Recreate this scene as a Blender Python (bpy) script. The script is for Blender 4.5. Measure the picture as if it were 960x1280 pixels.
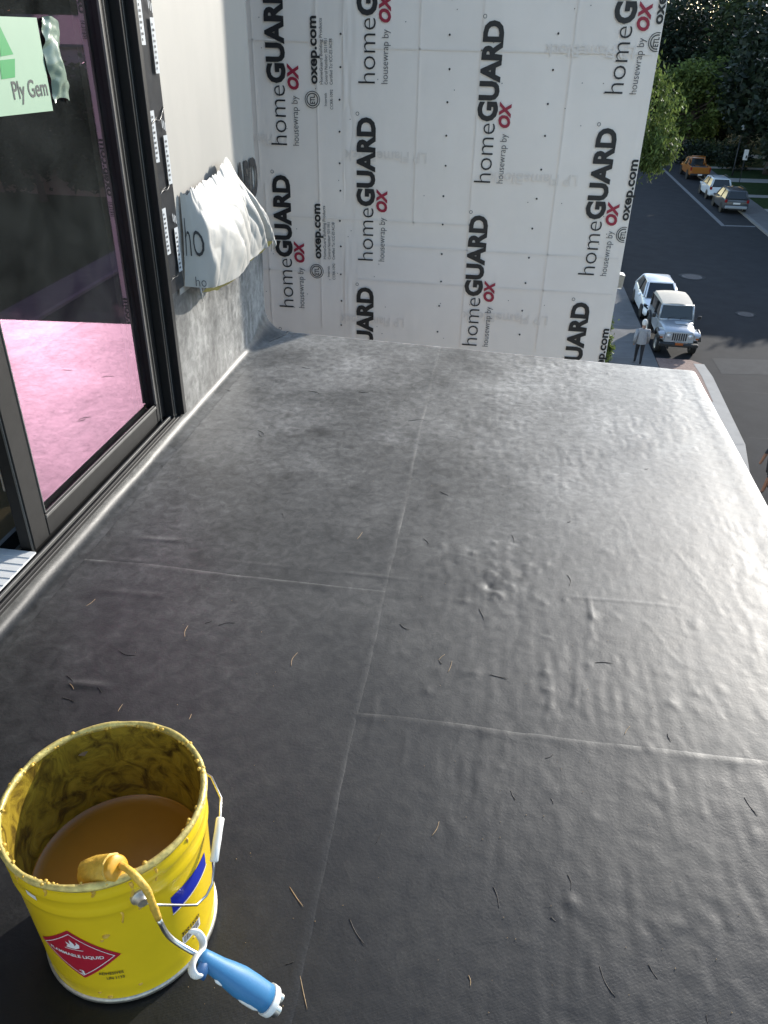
import bpy, math, random
import numpy as np
from mathutils import Vector, Matrix

for o in list(bpy.data.objects):
    bpy.data.objects.remove(o)
random.seed(7)
rng = np.random.default_rng(11)
SC = bpy.context.scene
COL = SC.collection
PI = math.pi

# ------------------------------------------------------------------ camera, world, sun, exposure
CAMH = 1.4
FPX = 970.0
RC = np.array([[0.98883314, 0.09266114, -0.11671732],
               [0.14778697, -0.50889526, 0.84804754],
               [0.01918416, -0.85582681, -0.5169066]])
cd = bpy.data.cameras.new('camera')
cam = bpy.data.objects.new('camera', cd)
COL.objects.link(cam)
cd.sensor_fit = 'VERTICAL'
cd.sensor_height = 24.0
cd.sensor_width = 18.0
cd.lens = FPX / 1280 * 24.0
cd.clip_start = 0.02
cd.clip_end = 3000
cm = Matrix.Identity(4)
for i in range(3):
    cm[i][0] = RC[i, 0]
    cm[i][1] = -RC[i, 1]
    cm[i][2] = -RC[i, 2]
cm[2][3] = CAMH
cam.matrix_world = cm
SC.camera = cam

SUN_AZ = math.atan2(0.549, 0.836)          # from +Y towards +X
SUN_EL = math.radians(19.0)
world = bpy.data.worlds.new('World')
SC.world = world
world.use_nodes = True
wn = world.node_tree
bg = wn.nodes['Background']
sky = wn.nodes.new('ShaderNodeTexSky')
sky.sky_type = 'NISHITA'
sky.sun_disc = False
sky.sun_elevation = SUN_EL
sky.sun_rotation = SUN_AZ
sky.altitude = 300
sky.air_density = 1.0
sky.dust_density = 0.6
wn.links.new(sky.outputs[0], bg.inputs[0])
bg.inputs[1].default_value = 0.15
sl = bpy.data.lights.new('sun', 'SUN')
sl.energy = 2.7
sl.angle = math.radians(0.5)
sl.color = (1.0, 0.95, 0.87)
sun = bpy.data.objects.new('sun', sl)
COL.objects.link(sun)
LD = Vector((-math.sin(SUN_AZ) * math.cos(SUN_EL), -math.cos(SUN_AZ) * math.cos(SUN_EL), -math.sin(SUN_EL)))
sun.rotation_euler = LD.to_track_quat('-Z', 'Y').to_euler()
sun.location = (20, 30, 20)
SC.view_settings.view_transform = 'Standard'
SC.view_settings.look = 'None'
SC.view_settings.gamma = 1.0
SC.view_settings.use_curve_mapping = False
SC.view_settings.exposure = 1.35
SC.cycles.max_bounces = 8
SC.cycles.transparent_max_bounces = 12
SC.cycles.caustics_reflective = True
SC.cycles.caustics_refractive = False
SC.cycles.blur_glossy = 0.4
SC.cycles.sample_clamp_indirect = 6.0
SC.cycles.use_denoising = True


# ------------------------------------------------------------------ pixel helpers (directions only; depth from the surface touched)
def pray(px, py):
    return RC @ np.array([px - 480.0, py - 640.0, FPX])


def gz(px, py, z=0.0):
    r = pray(px, py)
    t = (z - CAMH) / r[2]
    return Vector((r[0] * t, r[1] * t, z))


# ------------------------------------------------------------------ materials
MATS = {}


def nmat(name):
    m = bpy.data.materials.new(name)
    m.use_nodes = True
    nt = m.node_tree
    return m, nt, nt.nodes['Principled BSDF']


def pmat(name, col, rough=0.6, metal=0.0, spec=0.5, nscale=None, namt=0.15, bump=0.0, bscale=60.0, coat=0.0, trans=0.0):
    """plain procedural material: a base colour broken up by noise, optional fine relief"""
    m, nt, b = nmat(name)
    b.inputs['Roughness'].default_value = rough
    b.inputs['Metallic'].default_value = metal
    b.inputs['Specular IOR Level'].default_value = spec
    b.inputs['Coat Weight'].default_value = coat
    c4 = (col[0], col[1], col[2], 1)
    b.inputs['Base Color'].default_value = c4
    tc = nt.nodes.new('ShaderNodeTexCoord')
    if nscale:
        n = nt.nodes.new('ShaderNodeTexNoise')
        n.inputs['Scale'].default_value = nscale
        n.inputs['Detail'].default_value = 6
        n.inputs['Roughness'].default_value = 0.65
        nt.links.new(tc.outputs['Object'], n.inputs['Vector'])
        r = nt.nodes.new('ShaderNodeMapRange')
        r.inputs[1].default_value = 0.25
        r.inputs[2].default_value = 0.75
        r.inputs[3].default_value = 1 - namt
        r.inputs[4].default_value = 1 + namt
        nt.links.new(n.outputs[0], r.inputs[0])
        mx = nt.nodes.new('ShaderNodeVectorMath')
        mx.operation = 'SCALE'
        mx.inputs[0].default_value = col
        nt.links.new(r.outputs[0], mx.inputs['Scale'])
        nt.links.new(mx.outputs[0], b.inputs['Base Color'])
    if bump > 0:
        n2 = nt.nodes.new('ShaderNodeTexNoise')
        n2.inputs['Scale'].default_value = bscale
        n2.inputs['Detail'].default_value = 5
        nt.links.new(tc.outputs['Object'], n2.inputs['Vector'])
        bp = nt.nodes.new('ShaderNodeBump')
        bp.inputs['Strength'].default_value = bump
        bp.inputs['Distance'].default_value = 0.004
        nt.links.new(n2.outputs[0], bp.inputs['Height'])
        nt.links.new(bp.outputs[0], b.inputs['Normal'])
    MATS[name] = m
    return m


def ramp(nt, src, pts):
    r = nt.nodes.new('ShaderNodeValToRGB')
    e = r.color_ramp.elements
    while len(e) < len(pts):
        e.new(0.5)
    for k, (p, c) in enumerate(pts):
        e[k].position = p
        e[k].color = (c[0], c[1], c[2], 1)
    nt.links.new(src, r.inputs[0])
    return r


def epdm_material(key='epdm', tangent=(1, 0, 0)):
    """black rubber membrane: dusty film with painted grazing sheen, scuffs, faint weave, a broad sheen"""
    m, nt, b = nmat('rubber_membrane' if key == 'epdm' else 'rubber_membrane_upright')
    L = nt.links.new
    tc = nt.nodes.new('ShaderNodeTexCoord')
    att = nt.nodes.new('ShaderNodeAttribute')
    att.attribute_name = 'dirt'
    n1 = nt.nodes.new('ShaderNodeTexNoise')
    n1.inputs['Scale'].default_value = 2.2
    n1.inputs['Detail'].default_value = 8
    n1.inputs['Roughness'].default_value = 0.68
    L(tc.outputs['Object'], n1.inputs['Vector'])
    n2 = nt.nodes.new('ShaderNodeTexNoise')
    n2.inputs['Scale'].default_value = 26
    n2.inputs['Detail'].default_value = 7
    n2.inputs['Roughness'].default_value = 0.7
    n2.inputs['Distortion'].default_value = 0.6
    L(tc.outputs['Object'], n2.inputs['Vector'])
    a = nt.nodes.new('ShaderNodeMath')
    a.operation = 'MULTIPLY'
    L(n1.outputs[0], a.inputs[0])
    L(n2.outputs[0], a.inputs[1])
    r1 = ramp(nt, a.outputs[0], [(0.13, (0.0022, 0.0022, 0.0022)), (0.27, (0.004, 0.004, 0.0039)), (0.42, (0.012, 0.012, 0.011))])
    # attribute dirt: 0.5 neutral, above pale dust, below dark smudge
    mm = nt.nodes.new('ShaderNodeMapRange')
    mm.inputs[1].default_value = 0.0
    mm.inputs[2].default_value = 1.0
    mm.inputs[3].default_value = 0.2
    mm.inputs[4].default_value = 1.8
    L(att.outputs['Fac'], mm.inputs[0])
    vm = nt.nodes.new('ShaderNodeVectorMath')
    vm.operation = 'SCALE'
    L(r1.outputs[0], vm.inputs[0])
    L(mm.outputs[0], vm.inputs['Scale'])
    # pale dusty tone that also puts the sun's grazing sheen into the base colour
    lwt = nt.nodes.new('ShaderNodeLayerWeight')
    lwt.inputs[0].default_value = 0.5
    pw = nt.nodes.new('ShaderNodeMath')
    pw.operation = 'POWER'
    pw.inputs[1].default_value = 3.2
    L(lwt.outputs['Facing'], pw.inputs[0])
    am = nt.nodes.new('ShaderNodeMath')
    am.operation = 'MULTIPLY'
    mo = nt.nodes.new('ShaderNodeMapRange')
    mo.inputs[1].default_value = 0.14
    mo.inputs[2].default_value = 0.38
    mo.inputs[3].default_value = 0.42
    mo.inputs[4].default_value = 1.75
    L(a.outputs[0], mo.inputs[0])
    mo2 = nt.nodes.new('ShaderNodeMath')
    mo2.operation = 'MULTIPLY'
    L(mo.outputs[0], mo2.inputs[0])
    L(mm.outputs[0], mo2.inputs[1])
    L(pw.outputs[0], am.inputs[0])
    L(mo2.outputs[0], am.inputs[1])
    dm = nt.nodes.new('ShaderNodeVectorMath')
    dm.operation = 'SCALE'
    dm.name = 'dust_sheen'
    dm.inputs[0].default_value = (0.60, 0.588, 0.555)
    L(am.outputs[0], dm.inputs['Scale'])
    va = nt.nodes.new('ShaderNodeVectorMath')
    va.operation = 'ADD'
    L(vm.outputs[0], va.inputs[0])
    L(dm.outputs[0], va.inputs[1])
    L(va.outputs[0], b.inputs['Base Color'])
    rr = nt.nodes.new('ShaderNodeMapRange')
    rr.inputs[1].default_value = 0.15
    rr.inputs[2].default_value = 0.4
    rr.inputs[3].default_value = 0.46
    rr.inputs[4].default_value = 0.58
    L(a.outputs[0], rr.inputs[0])
    L(rr.outputs[0], b.inputs['Roughness'])
    b.inputs['IOR'].default_value = 1.45
    b.inputs['Coat Weight'].default_value = 0.15
    b.inputs['Coat Roughness'].default_value = 0.44
    b.inputs['Sheen Weight'].default_value = 0.0
    # relief: woven backing print + fine grain + soft scuffs
    w1 = nt.nodes.new('ShaderNodeTexWave')
    w1.bands_direction = 'Y'
    w1.inputs['Scale'].default_value = 130
    w1.inputs['Distortion'].default_value = 1.0
    w1.inputs['Detail'].default_value = 1
    L(tc.outputs['Object'], w1.inputs['Vector'])
    n3 = nt.nodes.new('ShaderNodeTexNoise')
    n3.inputs['Scale'].default_value = 160
    n3.inputs['Detail'].default_value = 4
    L(tc.outputs['Object'], n3.inputs['Vector'])
    ad = nt.nodes.new('ShaderNodeMath')
    ad.operation = 'MULTIPLY_ADD'
    ad.inputs[1].default_value = 0.12
    L(w1.outputs[1], ad.inputs[0])
    L(n3.outputs[0], ad.inputs[2])
    ad2 = nt.nodes.new('ShaderNodeMath')
    ad2.operation = 'MULTIPLY_ADD'
    ad2.inputs[1].default_value = 1.6
    L(n2.outputs[0], ad2.inputs[0])
    L(ad.outputs[0], ad2.inputs[2])
    bp = nt.nodes.new('ShaderNodeBump')
    bp.inputs['Strength'].default_value = 0.35
    bp.inputs['Distance'].default_value = 0.0012
    L(ad2.outputs[0], bp.inputs['Height'])
    L(bp.outputs[0], b.inputs['Normal'])
    b.inputs['Anisotropic'].default_value = 0.4
    tg = nt.nodes.new('ShaderNodeCombineXYZ')
    for k in range(3):
        tg.inputs[k].default_value = tangent[k]
    L(tg.outputs[0], b.inputs['Tangent'])
    MATS[key] = m


def glass_material():
    """tinted door glazing with a pinkish low-emissivity coating"""
    m = bpy.data.materials.new('coated_glass')
    m.use_nodes = True
    nt = m.node_tree
    nt.nodes.clear()
    out = nt.nodes.new('ShaderNodeOutputMaterial')
    tr = nt.nodes.new('ShaderNodeBsdfTransparent')
    tr.inputs[0].default_value = (0.52, 0.56, 0.54, 1)
    gl = nt.nodes.new('ShaderNodeBsdfGlossy')
    gl.inputs['Color'].default_value = (1.0, 0.56, 0.82, 1)
    gl.inputs['Roughness'].default_value = 0.015
    lw = nt.nodes.new('ShaderNodeLayerWeight')
    lw.inputs[0].default_value = 0.35
    mr = nt.nodes.new('ShaderNodeMapRange')
    mr.inputs[1].default_value = 0
    mr.inputs[2].default_value = 1
    mr.inputs[3].default_value = 0.19
    mr.inputs[4].default_value = 0.85
    nt.links.new(lw.outputs['Fresnel'], mr.inputs[0])
    mx = nt.nodes.new('ShaderNodeMixShader')
    nt.links.new(mr.outputs[0], mx.inputs[0])
    nt.links.new(tr.outputs[0], mx.inputs[1])
    nt.links.new(gl.outputs[0], mx.inputs[2])
    df = nt.nodes.new('ShaderNodeBsdfDiffuse')
    df.inputs[0].default_value = (0.50, 0.54, 0.52, 1)
    tcg = nt.nodes.new('ShaderNodeTexCoord')
    ng = nt.nodes.new('ShaderNodeTexNoise')
    ng.inputs['Scale'].default_value = 5
    ng.inputs['Detail'].default_value = 7
    ng.inputs['Distortion'].default_value = 0.8
    nt.links.new(tcg.outputs['Object'], ng.inputs['Vector'])
    mg = nt.nodes.new('ShaderNodeMapRange')
    mg.inputs[1].default_value = 0.3
    mg.inputs[2].default_value = 0.75
    mg.inputs[3].default_value = 0.010
    mg.inputs[4].default_value = 0.040
    nt.links.new(ng.outputs[0], mg.inputs[0])
    mx2 = nt.nodes.new('ShaderNodeMixShader')
    nt.links.new(mg.outputs[0], mx2.inputs[0])
    nt.links.new(mx.outputs[0], mx2.inputs[1])
    nt.links.new(df.outputs[0], mx2.inputs[2])
    nt.links.new(mx2.outputs[0], out.inputs[0])
    MATS['glass'] = m


def leaf_material(name, col, trans=0.35):
    m = bpy.data.materials.new(name)
    m.use_nodes = True
    nt = m.node_tree
    b = nt.nodes['Principled BSDF']
    out = nt.nodes['Material Output']
    g = nt.nodes.new('ShaderNodeNewGeometry')
    r = ramp(nt, g.outputs['Random Per Island'], [(0.0, [c * 0.55 for c in col]), (0.55, col), (1.0, [c * 1.5 for c in col])])
    nt.links.new(r.outputs[0], b.inputs['Base Color'])
    b.inputs['Roughness'].default_value = 0.55
    b.inputs['Specular IOR Level'].default_value = 0.3
    t = nt.nodes.new('ShaderNodeBsdfTranslucent')
    nt.links.new(r.outputs[0], t.inputs[0])
    mx = nt.nodes.new('ShaderNodeMixShader')
    mx.inputs[0].default_value = trans
    nt.links.new(b.outputs[0], mx.inputs[1])
    nt.links.new(t.outputs[0], mx.inputs[2])
    nt.links.new(mx.outputs[0], out.inputs[0])
    MATS[name] = m
    return m


def brick_material():
    m, nt, b = nmat('brick_paving')
    tc = nt.nodes.new('ShaderNodeTexCoord')
    br = nt.nodes.new('ShaderNodeTexBrick')
    br.inputs['Scale'].default_value = 4.5
    br.inputs['Color1'].default_value = (0.25, 0.14, 0.10, 1)
    br.inputs['Color2'].default_value = (0.34, 0.22, 0.17, 1)
    br.inputs['Mortar'].default_value = (0.12, 0.10, 0.09, 1)
    br.inputs['Mortar Size'].default_value = 0.03
    nt.links.new(tc.outputs['Object'], br.inputs['Vector'])
    nt.links.new(br.outputs[0], b.inputs['Base Color'])
    b.inputs['Roughness'].default_value = 0.85
    MATS['brick'] = m


def siding_material(name, col, sc):
    m, nt, b = nmat(name)
    tc = nt.nodes.new('ShaderNodeTexCoord')
    w = nt.nodes.new('ShaderNodeTexWave')
    w.bands_direction = 'Z'
    w.wave_profile = 'SAW'
    w.inputs['Scale'].default_value = sc
    nt.links.new(tc.outputs['Object'], w.inputs['Vector'])
    bp = nt.nodes.new('ShaderNodeBump')
    bp.inputs['Strength'].default_value = 0.6
    bp.inputs['Distance'].default_value = 0.02
    nt.links.new(w.outputs[1], bp.inputs['Height'])
    nt.links.new(bp.outputs[0], b.inputs['Normal'])
    b.inputs['Base Color'].default_value = (*col, 1)
    b.inputs['Roughness'].default_value = 0.7
    MATS[name] = m


def bucket_inside():
    m, nt, b = nmat('bucket_inside')
    L = nt.links.new
    tc = nt.nodes.new('ShaderNodeTexCoord')
    n = nt.nodes.new('ShaderNodeTexNoise')
    n.inputs['Scale'].default_value = 22
    n.inputs['Detail'].default_value = 7
    n.inputs['Roughness'].default_value = 0.62
    n.inputs['Distortion'].default_value = 1.4
    L(tc.outputs['Object'], n.inputs['Vector'])
    r = ramp(nt, n.outputs[0], [(0.30, (0.032, 0.019, 0.005)), (0.41, (0.14, 0.09, 0.011)), (0.52, (0.27, 0.185, 0.018)), (0.70, (0.40, 0.28, 0.03))])
    L(r.outputs[0], b.inputs['Base Color'])
    b.inputs['Roughness'].default_value = 0.38
    bp = nt.nodes.new('ShaderNodeBump')
    bp.inputs['Strength'].default_value = 0.7
    bp.inputs['Distance'].default_value = 0.004
    L(n.outputs[0], bp.inputs['Height'])
    L(bp.outputs[0], b.inputs['Normal'])
    MATS['bucket_inside'] = m


epdm_material()
epdm_material('epdm_up', (0, 1, 0))
glass_material()
brick_material()
siding_material('blue_siding', (0.20, 0.25, 0.32), 2.2)
siding_material('tan_siding', (0.42, 0.38, 0.32), 2.2)
pmat('wrap_far', (0.885, 0.82, 0.76), 0.55, nscale=1.3, namt=0.06, bump=0.4, bscale=7)
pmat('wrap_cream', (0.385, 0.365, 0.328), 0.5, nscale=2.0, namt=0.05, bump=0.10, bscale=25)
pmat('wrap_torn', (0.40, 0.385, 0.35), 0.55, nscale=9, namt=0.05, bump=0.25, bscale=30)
pmat('foam_edge', (0.55, 0.46, 0.16), 0.7, nscale=40, namt=0.3)
pmat('ink_black', (0.014, 0.014, 0.016), 0.55, nscale=60, namt=0.2)
pmat('ink_red', (0.33, 0.016, 0.045), 0.55, nscale=60, namt=0.15)
pmat('ink_ghost', (0.79, 0.73, 0.675), 0.6, nscale=6, namt=0.10)
pmat('ink_ghost_line', (0.83, 0.768, 0.712), 0.6, nscale=4, namt=0.08)
pmat('ink_grey', (0.06, 0.06, 0.065), 0.55, nscale=60, namt=0.2)
pmat('cap_black', (0.015, 0.015, 0.015), 0.4, nscale=90, namt=0.2)
pmat('tape_black', (0.022, 0.022, 0.024), 0.3, nscale=20, namt=0.4)
pmat('tape_white', (0.50, 0.52, 0.53), 0.4, nscale=30, namt=0.12)
pmat('frame_black', (0.009, 0.009, 0.0095), 0.45, spec=0.35, nscale=30, namt=0.2)
pmat('frame_grey', (0.018, 0.017, 0.016), 0.55, spec=0.3, nscale=25, namt=0.25)
pmat('gasket', (0.11, 0.105, 0.095), 0.5, nscale=40, namt=0.2)
pmat('sill_white', (0.74, 0.73, 0.70), 0.5, nscale=40, namt=0.06)
pmat('plywood', (0.40, 0.28, 0.15), 0.7, nscale=7, namt=0.25)
pmat('interior_dark', (0.03, 0.03, 0.03), 0.9, nscale=3, namt=0.3)  # unlit room's darkness put into the wall colour
pmat('sheathing', (0.45, 0.43, 0.40), 0.8, nscale=5, namt=0.1)
pmat('sticker_pale', (0.27, 0.39, 0.28), 0.45, nscale=8, namt=0.04)
pmat('sticker_green', (0.018, 0.25, 0.065), 0.45, nscale=20, namt=0.06)
pmat('sticker_ink', (0.03, 0.04, 0.04), 0.5, nscale=20, namt=0.1)
pmat('packet', (0.22, 0.28, 0.22), 0.25, nscale=14, namt=0.2)
pmat('bucket_yellow', (0.78, 0.54, 0.012), 0.27, nscale=7, namt=0.07, coat=0.25)
bucket_inside()
pmat('adhesive', (0.36, 0.155, 0.012), 0.25, nscale=6, namt=0.15)
pmat('adhesive_dry', (0.62, 0.38, 0.05), 0.5, nscale=40, namt=0.35, bump=0.8, bscale=90)
pmat('rim_metal', (0.55, 0.44, 0.14), 0.4, metal=0.25, nscale=55, namt=0.5, bump=0.4, bscale=120)
pmat('steel', (0.62, 0.61, 0.58), 0.28, metal=1.0, nscale=40, namt=0.15)
pmat('steel_dull', (0.45, 0.42, 0.36), 0.45, metal=0.8, nscale=60, namt=0.4)
pmat('plastic_white', (0.72, 0.72, 0.68), 0.4, nscale=20, namt=0.06)
pmat('label_red', (0.42, 0.012, 0.03), 0.4, nscale=30, namt=0.06)
pmat('label_white', (0.78, 0.76, 0.74), 0.45, nscale=30, namt=0.05)
pmat('label_blue', (0.012, 0.025, 0.34), 0.35, nscale=30, namt=0.08)
pmat('cap_orange', (0.60, 0.30, 0.02), 0.45, nscale=40, namt=0.15)
pmat('grip_blue', (0.035, 0.17, 0.34), 0.5, nscale=20, namt=0.08)
pmat('grip_dark_blue', (0.02, 0.08, 0.20), 0.5, nscale=20, namt=0.08)
pmat('needle_dark', (0.022, 0.016, 0.012), 0.6, nscale=200, namt=0.3)
pmat('needle_tan', (0.30, 0.20, 0.10), 0.6, nscale=200, namt=0.3)
pmat('asphalt', (0.031, 0.031, 0.032), 0.9, spec=0.15, nscale=1.2, namt=0.22, bump=0.3, bscale=40)
pmat('asphalt_patch', (0.05, 0.05, 0.05), 0.9, spec=0.15, nscale=2.2, namt=0.2)
pmat('concrete_shaded', (0.15, 0.145, 0.14), 0.9, spec=0.2, nscale=1.6, namt=0.18)  # darker copy of the concrete; pavement shade put into the colour
pmat('concrete', (0.33, 0.31, 0.28), 0.85, nscale=1.6, namt=0.14, bump=0.2, bscale=30)
pmat('concrete_gutter', (0.20, 0.19, 0.18), 0.85, nscale=1.6, namt=0.2)
pmat('paint_line', (0.16, 0.16, 0.155), 0.8, nscale=4, namt=0.25)
pmat('grass', (0.035, 0.055, 0.02), 0.95, spec=0.05, nscale=3, namt=0.4)
pmat('soil', (0.27, 0.24, 0.20), 0.95, spec=0.1, nscale=1.0, namt=0.3)
pmat('bark', (0.07, 0.05, 0.038), 0.9, nscale=8, namt=0.4)
pmat('car_white', (0.74, 0.76, 0.78), 0.25, nscale=3, namt=0.03, coat=0.6)
pmat('car_silver', (0.40, 0.42, 0.44), 0.3, metal=0.3, nscale=3, namt=0.04, coat=0.5)
pmat('car_dark', (0.07, 0.075, 0.085), 0.3, metal=0.2, nscale=3, namt=0.04, coat=0.5)
pmat('car_orange', (0.36, 0.12, 0.012), 0.3, nscale=3, namt=0.05, coat=0.5)
pmat('car_glass', (0.015, 0.018, 0.02), 0.08, nscale=2, namt=0.1)
pmat('car_black', (0.02, 0.02, 0.021), 0.5, nscale=10, namt=0.2)
pmat('tyre', (0.018, 0.018, 0.018), 0.8, nscale=20, namt=0.2)
pmat('rim', (0.45, 0.45, 0.45), 0.35, metal=0.8, nscale=8, namt=0.1)
pmat('lamp_clear', (0.62, 0.64, 0.66), 0.12, metal=0.3, nscale=8, namt=0.1)
pmat('lamp_red', (0.28, 0.012, 0.012), 0.2, nscale=8, namt=0.1)
pmat('lamp_amber', (0.35, 0.09, 0.02), 0.25, nscale=8, namt=0.1)
pmat('soft_top', (0.50, 0.45, 0.37), 0.8, nscale=6, namt=0.08, bump=0.3, bscale=20)
pmat('skin', (0.36, 0.20, 0.14), 0.55, nscale=12, namt=0.06)
pmat('skin_brown', (0.24, 0.105, 0.055), 0.5, nscale=12, namt=0.06)
pmat('jacket_grey', (0.30, 0.30, 0.31), 0.85, nscale=14, namt=0.12)
pmat('trousers_dark', (0.018, 0.018, 0.022), 0.85, nscale=14, namt=0.2)
pmat('hair_white', (0.66, 0.64, 0.60), 0.7, nscale=30, namt=0.12)
pmat('hair_dark', (0.03, 0.022, 0.018), 0.6, nscale=30, namt=0.2)
pmat('shirt_black', (0.016, 0.017, 0.022), 0.8, nscale=14, namt=0.2)
pmat('stripe_pink', (0.32, 0.14, 0.16), 0.8, nscale=14, namt=0.1)
pmat('roof_grey', (0.10, 0.10, 0.105), 0.9, nscale=3, namt=0.25)
pmat('trim_white', (0.72, 0.72, 0.70), 0.6, nscale=4, namt=0.05)
pmat('iron', (0.045, 0.045, 0.048), 0.6, metal=0.3, nscale=20, namt=0.3)
leaf_material('leaf_bright', (0.115, 0.155, 0.04), 0.4)
leaf_material('leaf_mid', (0.034, 0.052, 0.019), 0.3)
leaf_material('leaf_dark', (0.018, 0.028, 0.014), 0.22)


# ------------------------------------------------------------------ mesh helpers
def root_loc(o):
    v = Vector((0, 0, 0))
    while o is not None:
        v += Vector(o.location)
        o = o.parent
    return v


class MB:
    def __init__(self):
        self.v = []
        self.f = []

    def add(self, vs, fs):
        n = len(self.v)
        self.v += [tuple(p) for p in vs]
        self.f += [tuple(i + n for i in q) for q in fs]
        return self

    def box(self, a, b, bev=0.0):
        x0, y0, z0 = a
        x1, y1, z1 = b
        if bev <= 0:
            vs = [(x, y, z) for z in (z0, z1) for y in (y0, y1) for x in (x0, x1)]
            return self.add(vs, [(0, 2, 3, 1), (4, 5, 7, 6), (0, 1, 5, 4), (2, 6, 7, 3), (0, 4, 6, 2), (1, 3, 7, 5)])
        c = bev
        rings = []
        for z, k in ((z0, c), (z0 + c, 0), (z1 - c, 0), (z1, c)):
            rings.append([(x0 + k + c, y0 + k, z), (x1 - k - c, y0 + k, z), (x1 - k, y0 + k + c, z), (x1 - k, y1 - k - c, z),
                          (x1 - k - c, y1 - k, z), (x0 + k + c, y1 - k, z), (x0 + k, y1 - k - c, z), (x0 + k, y0 + k + c, z)])
        return self.loft(rings)

    def loft(self, rings, cap=True, closed=True):
        n = len(rings[0])
        vs = [p for r in rings for p in r]
        fs = []
        for k in range(len(rings) - 1):
            for j in range(n if closed else n - 1):
                a = k * n + j
                b = k * n + (j + 1) % n
                fs.append((a, b, b + n, a + n))
        if cap:
            fs.append(tuple(range(n - 1, -1, -1)))
            fs.append(tuple((len(rings) - 1) * n + j for j in range(n)))
        return self.add(vs, fs)

    def tube(self, pts, rad, seg=8, cap=True):
        pts = [Vector(p) for p in pts]
        if not hasattr(rad, '__len__'):
            rad = [rad] * len(pts)
        rings = []
        up = None
        for k, p in enumerate(pts):
            if k == 0:
                t = pts[1] - p
            elif k == len(pts) - 1:
                t = p - pts[k - 1]
            else:
                t = (pts[k + 1] - p).normalized() + (p - pts[k - 1]).normalized()
            t = t.normalized()
            if up is None:
                up = Vector((0, 0, 1)) if abs(t.z) < 0.9 else Vector((1, 0, 0))
            s = t.cross(up)
            if s.length < 1e-5:
                s = t.cross(Vector((0.3, 1, 0.2)))
            s.normalize()
            up = s.cross(t).normalized()
            rings.append([tuple(p + (s * math.cos(a) + up * math.sin(a)) * rad[k]) for a in [2 * PI * j / seg for j in range(seg)]])
        return self.loft(rings, cap)

    def lathe(self, prof, c=(0, 0, 0), seg=48, cap=False):
        rings = [[(c[0] + r * math.cos(2 * PI * j / seg), c[1] + r * math.sin(2 * PI * j / seg), c[2] + z) for j in range(seg)] for r, z in prof]
        return self.loft(rings, cap)

    def grid(self, fn, nu, nv):
        vs = [fn(i / nu, j / nv) for j in range(nv + 1) for i in range(nu + 1)]
        w = nu + 1
        fs = [(j * w + i, j * w + i + 1, (j + 1) * w + i + 1, (j + 1) * w + i) for j in range(nv) for i in range(nu)]
        return self.add(vs, fs)

    def xf(self, fn):
        self.v = [tuple(fn(Vector(p))) for p in self.v]
        return self

    def mesh(self, name, smooth=False):
        me = bpy.data.meshes.new(name)
        me.from_pydata(self.v, [], self.f)
        if smooth:
            me.polygons.foreach_set('use_smooth', [True] * len(me.polygons))
        me.update()
        return me

    def build(self, name, mat, parent=None, smooth=False, world=False, ang=None):
        if world and parent is not None:
            l = root_loc(parent)
            self.v = [(p[0] - l.x, p[1] - l.y, p[2] - l.z) for p in self.v]
        o = link(name, self.mesh(name, smooth), mat, parent)
        if smooth and ang:
            sharp(o.data, ang)
        return o


def sharp(me, deg):
    try:
        me.set_sharp_from_angle(angle=math.radians(deg))
    except Exception:
        pass


def link(name, me, mat, parent=None):
    o = bpy.data.objects.new(name, me)
    COL.objects.link(o)
    if mat is not None and len(me.materials) == 0:
        me.materials.append(MATS[mat] if isinstance(mat, str) else mat)
    o.parent = parent
    return o


def tag(o, label=None, cat=None, group=None, kind=None):
    if label:
        o['label'] = label
    if cat:
        o['category'] = cat
    if group:
        o['group'] = group
    if kind:
        o['kind'] = kind
    return o


def thing(name, label, cat, loc=(0, 0, 0), rz=0.0, group=None):
    o = bpy.data.objects.new(name, None)
    COL.objects.link(o)
    o.location = loc
    o.rotation_euler = (0, 0, rz)
    o.empty_display_size = 0.1
    return tag(o, label, cat, group)


def struct(o):
    o['kind'] = 'structure'
    return o


# smooth value noise (numpy)
_T = rng.random((16, 256, 256))


def vn(x, y, s=0):
    x = np.asarray(x, float) + 61.3 * s
    y = np.asarray(y, float) + 17.7 * s
    xi = np.floor(x).astype(int)
    yi = np.floor(y).astype(int)
    fx = x - xi
    fy = y - yi
    fx = fx * fx * fx * (fx * (fx * 6 - 15) + 10)
    fy = fy * fy * fy * (fy * (fy * 6 - 15) + 10)
    t = _T[s % 16]
    a = t[xi % 256, yi % 256]
    b = t[(xi + 1) % 256, yi % 256]
    c = t[xi % 256, (yi + 1) % 256]
    d = t[(xi + 1) % 256, (yi + 1) % 256]
    return (a * (1 - fx) + b * fx) * (1 - fy) + (c * (1 - fx) + d * fx) * fy - 0.5


def sstep(a, b, x):
    t = np.clip((x - a) / (b - a), 0, 1)
    return t * t * (3 - 2 * t)


def np_mesh(name, V, F, mat, parent=None, smooth=True, attr=None):
    me = bpy.data.meshes.new(name)
    nv, nf = len(V), len(F)
    k = F.shape[1]
    me.vertices.add(nv)
    me.vertices.foreach_set('co', np.ascontiguousarray(V, dtype=np.float32).ravel())
    me.loops.add(nf * k)
    me.loops.foreach_set('vertex_index', np.ascontiguousarray(F, dtype=np.int32).ravel())
    me.polygons.add(nf)
    me.polygons.foreach_set('loop_start', np.arange(0, nf * k, k, dtype=np.int32))
    me.polygons.foreach_set('use_smooth', np.full(nf, smooth))
    if attr is not None:
        a = me.attributes.new('dirt', 'FLOAT', 'POINT')
        a.data.foreach_set('value', np.ascontiguousarray(attr, dtype=np.float32))
    me.update(calc_edges=True)
    me.validate()
    return link(name, me, mat, parent)


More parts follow.
